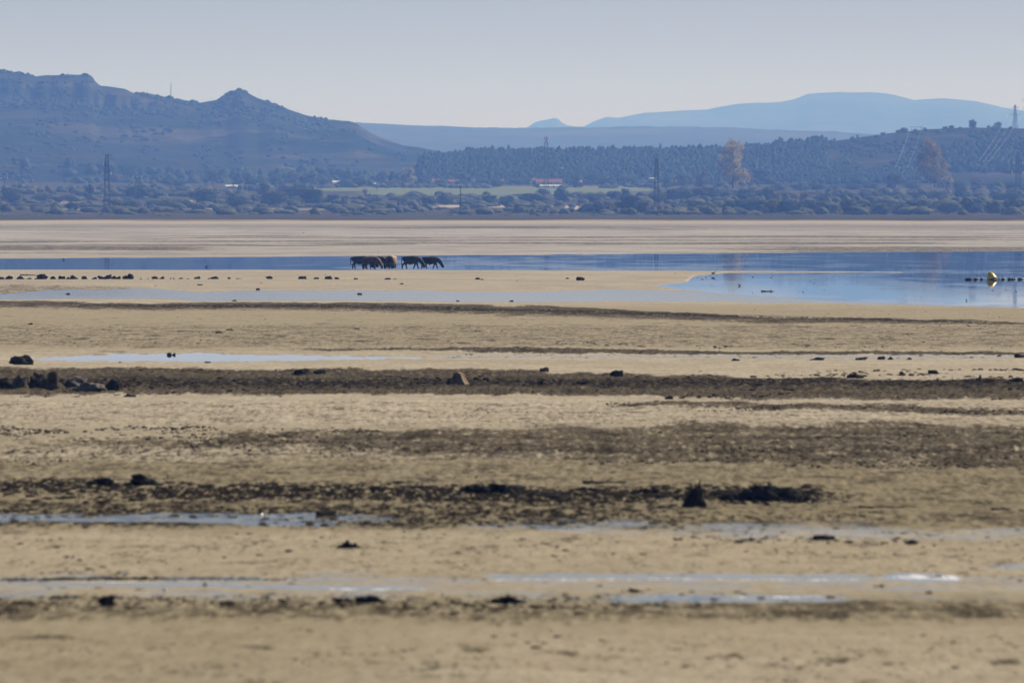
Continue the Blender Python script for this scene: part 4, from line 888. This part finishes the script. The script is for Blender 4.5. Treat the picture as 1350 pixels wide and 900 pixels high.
    if 'upright' in lab: kw = dict(peak=.3)
    if 'broad black foot' in lab: continue
    rock(px, py, w_, h_, mat, lab, 'stone' if w_ < 14 else 'rock', 'stone' if w_ < 14 else 'rock', **kw)
bm = bmesh.new(); p = at(606, 510); m = mpp(p.y); wd, hd = 29 * m, 20.5 * m
prof = [(-.42, -.06), (-.36, .45), (-.20, .88), (-.06, 1.0), (.06, .95), (.26, .52), (.44, .12), (.5, -.06)]
fr = [bm.verts.new((x * wd, -.34 * wd + .1 * z * wd, z * hd)) for x, z in prof]; bk = [bm.verts.new((x * wd * .8, .34 * wd, z * hd * .9)) for x, z in prof]
bm.faces.new(fr); bm.faces.new(bk[::-1])
for k in range(len(prof)): a = (k + 1) % len(prof); bm.faces.new((fr[a], fr[k], bk[k], bk[a]))
bmesh.ops.triangulate(bm, faces=bm.faces[:]); bmesh.ops.subdivide_edges(bm, edges=bm.edges[:], cuts=4, use_grid_fill=True); bmesh.ops.recalc_face_normals(bm, faces=bm.faces[:])
for v in bm.verts: v.co += Vector((mnoise.noise(v.co * 6), mnoise.noise(v.co * 6 + Vector((9, 0, 0))), mnoise.noise(v.co * 6 + Vector((0, 9, 0))))) * .045 * wd
wm = bpy.data.meshes.new('rock'); bm.to_mesh(wm); bm.free(); wo_ = link('rock', wm, M['rock_brown']); wo_.location = (p.x, p.y, 0); wo_.rotation_euler = (0, 0, R(-24))
tag(wo_, 'brown upright wedge shaped rock catching the sun at centre', 'rock')
rock(914, 671, 37, 39, 'weed', 'black pointed stump standing in the mud right of centre', 'stump', 'stump', peak=.6, ang=.9, lean=.35, depth=.6)
def lump(name, px, py, wpx, hpx, label, cat='weed', n=46, seed=1, mat='weed', flat=.5, bits='clump'):
    """ragged heap of weed or mud: a core with many small clumps on it"""
    rs = np.random.RandomState(seed); p = at(px, py); m = mpp(p.y); W_, Hh = wpx * m, hpx * m
    root = empty(name, (p.x, p.y, 0)); tag(root, label, cat)
    V = []; F = []
    for k in range(n):
        t = rs.uniform(-1, 1); env = (1 - abs(t) ** 2.2) * (.45 + .55 * fbm(np.array([t * 2.5 + seed]), np.array([.5]), seed, 3)[0] * 1.6)
        x = t * W_ / 2; y = rs.normal() * W_ * .07; s = Hh * rs.uniform(.12, .34); z = rs.uniform(0, max(env, .12)) * Hh * .8
        b = len(V); j = 1 + .6 * (rs.rand(12, 1) - .5)
        V += [tuple(q) for q in (ICO_V * j * np.array([s * rs.uniform(1, 2.4), s * 1.2, s]) + np.array([x, y, z]))]; F += [tuple(f + b) for f in ICO_F]
    h = n // 2
    me = bpy.data.meshes.new('heap'); me.from_pydata(V, [], F); me.update(); link('heap', me, M[mat], root)
    mb = MB()
    for k in range(7):
        x = rs.uniform(-.45, .45) * W_; z = Hh * rs.uniform(.25, .6); a = rs.uniform(0, 3.14)
        mb.bar((x, 0, z * .6), (x + rs.uniform(-.12, .12) * W_, rs.uniform(-.1, .1), z * 1.0 + rs.uniform(0, .3) * Hh), .012, .004, 4)
    mb.build('twigs', M['wood'], root)['kind'] = 'stuff'
    return root
for i, a in enumerate([
    ('weed_heap', 648, 652, 78, 18, 'long black weed heap lying on the mud at centre', 90), ('weed_heap', 1012, 661, 110, 24, 'wide ragged black weed heap right of the pointed stump', 130),
    ('weed_heap', 853, 652, 46, 11, 'low black weed heap between the centre heap and the stump', 50), ('weed_heap', 138, 643, 24, 19, 'small upright black weed clump in the left weed line', 26),
    ('weed_heap', 188, 643, 44, 18, 'double humped black weed clump in the left weed line', 50), ('weed_heap', 772, 649, 40, 9, 'thin black weed heap right of the centre heap', 40),
    ('weed_heap', 330, 642, 50, 8, 'flat black weed heap between left clumps and centre', 40), ('weed_heap', 500, 650, 44, 10, 'flat black weed heap left of the centre heap', 40),
    ('weed_heap', 461, 724, 30, 13, 'small dark weed tuft on the lower sand left of centre', 26), ('weed_heap', 666, 797, 46, 13, 'dark blurred weed heap on the lower stream bank at centre', 50),
    ('weed_heap', 486, 797, 32, 15, 'dark blurred weed tuft on the lower stream bank left of centre', 36), ('weed_heap', 452, 796, 26, 11, 'dark weed tuft close left of a taller one', 30),
    ('weed_heap', 836, 783, 34, 8, 'low dark weed patch above the lower stream', 30), ('weed_heap', 1160, 777, 22, 7, 'small dark weed tuft under the bright wet patch', 20),
    ('weed_heap', 1236, 764, 26, 8, 'dark weed tuft beside the bright wet patch', 22), ('weed_heap', 1225, 786, 16, 8, 'small brown tuft below the bright wet patch', 16),
    ('weed_heap', 1050, 664, 40, 6, 'thin black strand under the right end of the wide heap', 24), ('weed_heap', 75, 792, 40, 9, 'dark flat weed patch left of the round black stone', 30)]):
    lump(*a[:6], n=a[6], seed=300 + i)
def log(px, py, wpx, hpx, label, rz=.1, seed=1):
    rs = np.random.RandomState(seed); p = at(px, py); m = mpp(p.y); L_ = wpx * m; r = hpx * m / 2; mb = MB(); prev = None
    root = empty('driftwood', (p.x, p.y, .0 if 'floating' in label else r * .8 + .03), rz); tag(root, label, 'driftwood')
    for k in range(8):
        t = k / 7; q = Vector(((t - .5) * L_, rs.uniform(-.1, .1) * L_ * .15, rs.uniform(-.2, .25) * r)); rr = r * (1.05 - .6 * t)
        if prev: mb.bar(prev[0], q, prev[1], rr, 7)
        prev = (q, rr)
    mb.build('trunk', M['wood'], root); m2 = MB()
    for k in range(3):
        x = rs.uniform(-.3, .4) * L_; m2.bar((x, 0, 0), (x + rs.uniform(-.15, .2) * L_, rs.uniform(-.1, .1) * L_, r * rs.uniform(1.2, 2.6)), r * .35, r * .1, 5)
    m2.build('branch', M['wood'], root)
log(797, 640, 58, 6, 'long thin dark driftwood log above the weed line right of centre', .1, 4)
log(38, 364, 24, 2, 'thin driftwood branch lying on top of the left stone row', .3, 5)
log(1175, 671, 66, 3, 'thin dark stick on the mud right of the wide weed heap', .05, 6)
log(1012, 384.2, 17, 2.6, 'dark log floating alone in the right-hand pool', .0, 7)
for (px, py, s, lab) in [(583, 788, 7, 'pebble painted white as a glint in the lower stream at centre'), (165, 761, 8, 'pebble painted white as a glint above the lower left stream'), (160, 793, 8, 'white pebble right of the round black stone'), (218, 782, 8, 'pebble painted white as a glint in the lower left stream'), (270, 775, 9, 'white pebble at the end of the lower left stream'), (345, 681, 5, 'tiny white pebble on the left wet strip'), (533, 704, 6, 'tiny white pebble below the centre weed line'), (686, 645, 7, 'small white stone on the right end of the centre weed heap')]:
    rock(px, py, s, s * .7, 'stone_white', lab, 'pebble', 'pebble', sub=2)  # the white of some pebbles stands in for sun glints

# ------------------------------------------------------------------ cattle
def cow_mesh(seed, head='down', stride=0.0):
    rs = random.Random(seed); P_ = []; E = []; Rr = []
    def n_(co, r, par=None):
        P_.append(co); Rr.append(r if isinstance(r, tuple) else (r, r))
        if par is not None: E.append((par, len(P_) - 1))
        return len(P_) - 1
    j = lambda s=.05: rs.uniform(-s, s)
    root = n_((-.58, 0, 1.02), (.40, .44)); rump = n_((-.84, 0, 1.08), (.27, .27), root); mid_ = n_((-.1, 0, .92), (.48, .48), root); ch = n_((.42, 0, .94), (.46, .47), mid_)
    wi = n_((.74, 0, 1.06), (.33, .36), ch)
    if head == 'down':
        ne = n_((1.02, .03 + j(), .80), (.24, .24), wi); po = n_((1.18, .05 + j(), .5), (.19, .19), ne); ey = n_((1.27, .06, .33), (.18, .18), po); n_((1.36, .07, .15), (.15, .15), ey)
    else:
        ne = n_((1.0, .03 + j(), 1.12), (.19, .2), wi); po = n_((1.22, .04 + j(), 1.24), (.15, .16), ne); ey = n_((1.36, .06, 1.16), (.13, .13), po); n_((1.58, .07, 1.02), (.1, .1), ey)
    t1 = n_((-1.0, 0, 1.14), .07, rump); t2 = n_((-1.0, .02, .8), .035, t1); t3 = n_((-.99, .03, .5), .04, t2); n_((-.98, .03, .38), .05, t3)
    for s in (-1, 1):
        o = stride * s + j(.04)
        h = n_((-.62, s * .17, .88), (.18, .2), root); k = n_((-.52 + o * .5, s * .21, .66), (.14, .15), h); q = n_((-.72 + o, s * .2, .44), .085, k); f = n_((-.68 + o * 1.3, s * .2, .13), .065, q); n_((-.64 + o * 1.3, s * .2, .03), .075, f)
        o = -stride * s + j(.04)
        h = n_((.46, s * .16, .78), (.15, .17), ch); k = n_((.48 + o * .5, s * .17, .42), .085, h); f = n_((.45 + o, s * .17, .13), .062, k); n_((.49 + o, s * .17, .03), .072, f)
    me = bpy.data.meshes.new('cow_skeleton'); me.from_pydata(P_, E, [])
    ob = bpy.data.objects.new('cow_skeleton', me); COL.objects.link(ob)
    sk = ob.modifiers.new('skin', 'SKIN'); sk.use_smooth_shade = True
    for i, d in enumerate(me.skin_vertices[0].data): d.radius = Rr[i]; d.use_root = (i == 0)
    sb = ob.modifiers.new('sub', 'SUBSURF'); sb.levels = 2; sb.render_levels = 2
    dg = bpy.context.evaluated_depsgraph_get(); dg.update()
    out = bpy.data.meshes.new_from_object(ob.evaluated_get(dg)); out.name = 'body'
    bpy.data.objects.remove(ob); bpy.data.meshes.remove(me); out.materials.clear()
    return out, (Vector(P_[po]), Vector(P_[ey]))
def cow(px, py, yaw, label, mat='cow_black', head='down', scale=1.0, seed=1, dy=0.0, stride=.12):
    p = at(px, py); root = empty('cow', (p.x, p.y + dy, 0.035), yaw); root.scale = (scale * 1.06,) * 3; tag(root, label, 'cow', 'grazing cattle at the water edge')
    me, (po, ey) = cow_mesh(seed, head, stride); link('body', me, M[mat], root, smooth=True)
    d = (ey - po).normalized(); up = Vector((-d.z, 0, d.x)) if d.x > 0 else Vector((0, 0, 1))
    for s in (-1, 1):
        side = Vector((0, s, 0)); b = po + side * .08 + up * .06 - d * .02
        mb = MB(); mb.add([b - d * .05, b + d * .05, b + side * .16 + up * .0 + d * .05, b + side * .22 - d * .01, b + side * .14 - d * .07, b + up * .03], [(0, 1, 5), (1, 2, 5), (2, 3, 5), (3, 4, 5), (4, 0, 5), (4, 3, 2, 1, 0)]); mb.build('ear', M[mat], root)
        b = po + side * .06 + up * .1; mb = MB(); mb.bar(b, b + side * .1 + up * .05, .028, .022, 6); mb.bar(b + side * .1 + up * .05, b + side * .15 + up * .17, .022, .006, 6); mb.build('horn', M['horn'], root)
    m = MB()
    m.lathe([(.05, 0), (.12, .05), (.14, .14), (.1, .2)], (-.42, 0, .6), 8); m.build('udder', M[mat], root)
    return root
cow(475, 355.3, .10, 'leftmost black cow of the tight herd, rump to the left, grazing', seed=1, scale=1.02, head='down')
cow(486, 355.0, .75, 'black cow grazing second from the left in the tight herd', seed=2, dy=1.5)
cow(489, 355.6, -.35, 'dark brown cow lowering its head in the middle of the tight herd', 'cow_brown', seed=3, dy=-1.0, scale=.98)
cow(500, 355.2, .1, 'reddish brown cow grazing right of the herd middle', 'cow_brown', seed=4, stride=.2)
cow(508, 355.5, 1.2, 'black cow turned away near the right end of the tight herd', seed=5, dy=1.8)
cow(513.5, 355.4, -1.25, 'dark cow facing the camera beside the rim-lit cow', seed=6, dy=-1.0, scale=1.0)
cow(516, 355.2, -2.0, 'brown cow with golden rim light painted on at the right end of the tight herd', 'cow_rimlit', seed=7, dy=1.6, scale=1.05, head='down')
cow(542.5, 355.4, .12, 'black cow grazing apart from the herd, left of the separate pair', seed=8, scale=1.04, stride=.2)
cow(568, 355.2, .05, 'black cow grazing at the far right of all the cattle', seed=9, scale=.98, stride=.22)

# ------------------------------------------------------------------ birds
def bird(px, py, s, label, z=0.03, legs=True, yaw=0.0):
    p = at(px, py); root = empty('bird', (p.x, p.y, z), yaw); root.scale = (s,) * 3; tag(root, label, 'bird')
    zz = .14 if legs else .03; mb = MB()
    mb.lathe([(.01, -.19), (.05, -.12), (.085, 0), (.07, .09), (.03, .15)], (0, 0, zz + .07), 8, 'x'); mb.lathe([(.012, -.03), (.035, -.02), (.038, .02), (.03, .04), (.01, .10)], (.17, 0, zz + .19), 8, 'x'); mb.bar((.11, 0, zz + .09), (.16, 0, zz + .18), .04, .03, 6)
    mb.build('body', M['bird'], root)
    if legs:
        for sgn in (-1, 1): m2 = MB(); m2.bar((0, sgn * .03, 0), (0, sgn * .03, zz + .02), .009, .009, 4); m2.build('leg', M['bird'], root)
bird(940, 363.5, 1.1, 'dark bird standing at the tip of the sand bar')
bird(272, 352.2, .9, 'dark bird swimming on the lake left of the cattle', .0, False, .3)
bird(84, 342.5, .9, 'tiny dark bird on the lake near the left edge', .0, False, 2.8)
bird(975, 377, .7, 'small dark bird swimming in the right-hand pool', .0, False, 3.0)
for (px, w_, h_, lab) in ((223, 7, 2.6, 'black stone in the left puddle, left one of the touching pair'), (229, 5, 2, 'black stone in the left puddle, right one of the touching pair')):
    rock(px, 468, w_, h_, 'rock_dark', lab, 'stone', 'stone')
bird(1274, 396.5, .6, 'tiny dark bird swimming below the buoy', .0, False, 1)

# ------------------------------------------------------------------ buoy and float line
p = at(1308, 368.6); root = empty('buoy', (p.x, p.y, 0)); root.scale = (1.15,) * 3; tag(root, 'yellow cone shaped buoy tilted on the water in the right-hand pool', 'buoy')
me = MB(); me.lathe([(.12, -.25), (.40, -.12), (.46, .02), (.44, .14), (.30, .42), (.20, .60), (.12, .66), (.04, .68)], (0, 0, 0), 20)
o = me.build('hull', M['buoy'], root, smooth=True); o.rotation_euler = (0, -.30, 0)
me = MB(); me.lathe([(.47, .0), (.485, .03), (.485, .08), (.465, .11)], (0, 0, 0), 20); q = me.build('rubbing_band', M['float'], root); q.rotation_euler = (0, -.30, 0)
me = MB(); me.lathe([(.27, .50), (.262, .52), (.216, .60), (.22, .57)], (0, 0, 0), 20)
me = MB(); me.bar((.1, -.16, .1), (.62, -.1, .02), .05, .035, 6); me.build('shackle', M['white_paint'], root)
fl = [(1277, 9, 'black'), (1286, 4.5, 'black'), (1289.5, 2.5, 'white'), (1294, 3.5, 'black'), (1317, 2.5, 'black'), (1322, 3.6, 'black'), (1325, 2.6, 'white'), (1331, 5, 'black'), (1335, 3, 'black'), (1338.5, 3.2, 'white'), (1344.5, 5, 'black'), (1348.5, 2.5, 'white'), (1354, 5, 'black')]
for k, (px, w_, c_) in enumerate(fl):
    p = at(px, 368.6); l = w_ * mpp(p.y); mb = MB()
    mb.lathe([(.04, -l / 2), (.12, -l / 2 + .03), (.145, -l / 4), (.145, l / 4), (.12, l / 2 - .03), (.04, l / 2)], (0, 0, .04), 10, 'x')
    o = mb.build('float', M['float' if c_ == 'black' else 'white_paint'], smooth=True); o.location = (p.x, p.y, 0); o.rotation_euler = (0, 0, .1)
    tag(o, '%s float on the buoy line, %s from the left' % (c_, ordinal(k + 1)), 'float', 'floats strung on the buoy line')
a, b = at(1270, 368.6), at(1372, 368.6); mb = MB(); mb.bar((a.x, a.y, .04), (b.x, b.y, .04), .015, .015, 5)
tag(mb.build('rope', M['float']), 'thin dark rope joining the floats and the buoy', 'rope')

# ------------------------------------------------------------------ haze
hz = MB(); hz.box((0, 15800, 218), (15600, 32800, 444)); ho = hz.build('haze', None); tag(ho, kind='stuff')
m, t, out = newmat('air'); pv = N(t, 'VolumePrincipled'); pv.inputs['Color'].default_value = (*HAZE_COL, 1)
pv.inputs['Density'].default_value = HAZE_DENS; pv.inputs['Absorption Color'].default_value = (1, 1, 1, 1); pv.inputs['Anisotropy'].default_value = HAZE_G
L(t, pv.outputs[0], out.inputs['Volume']); ho.data.materials.append(m)
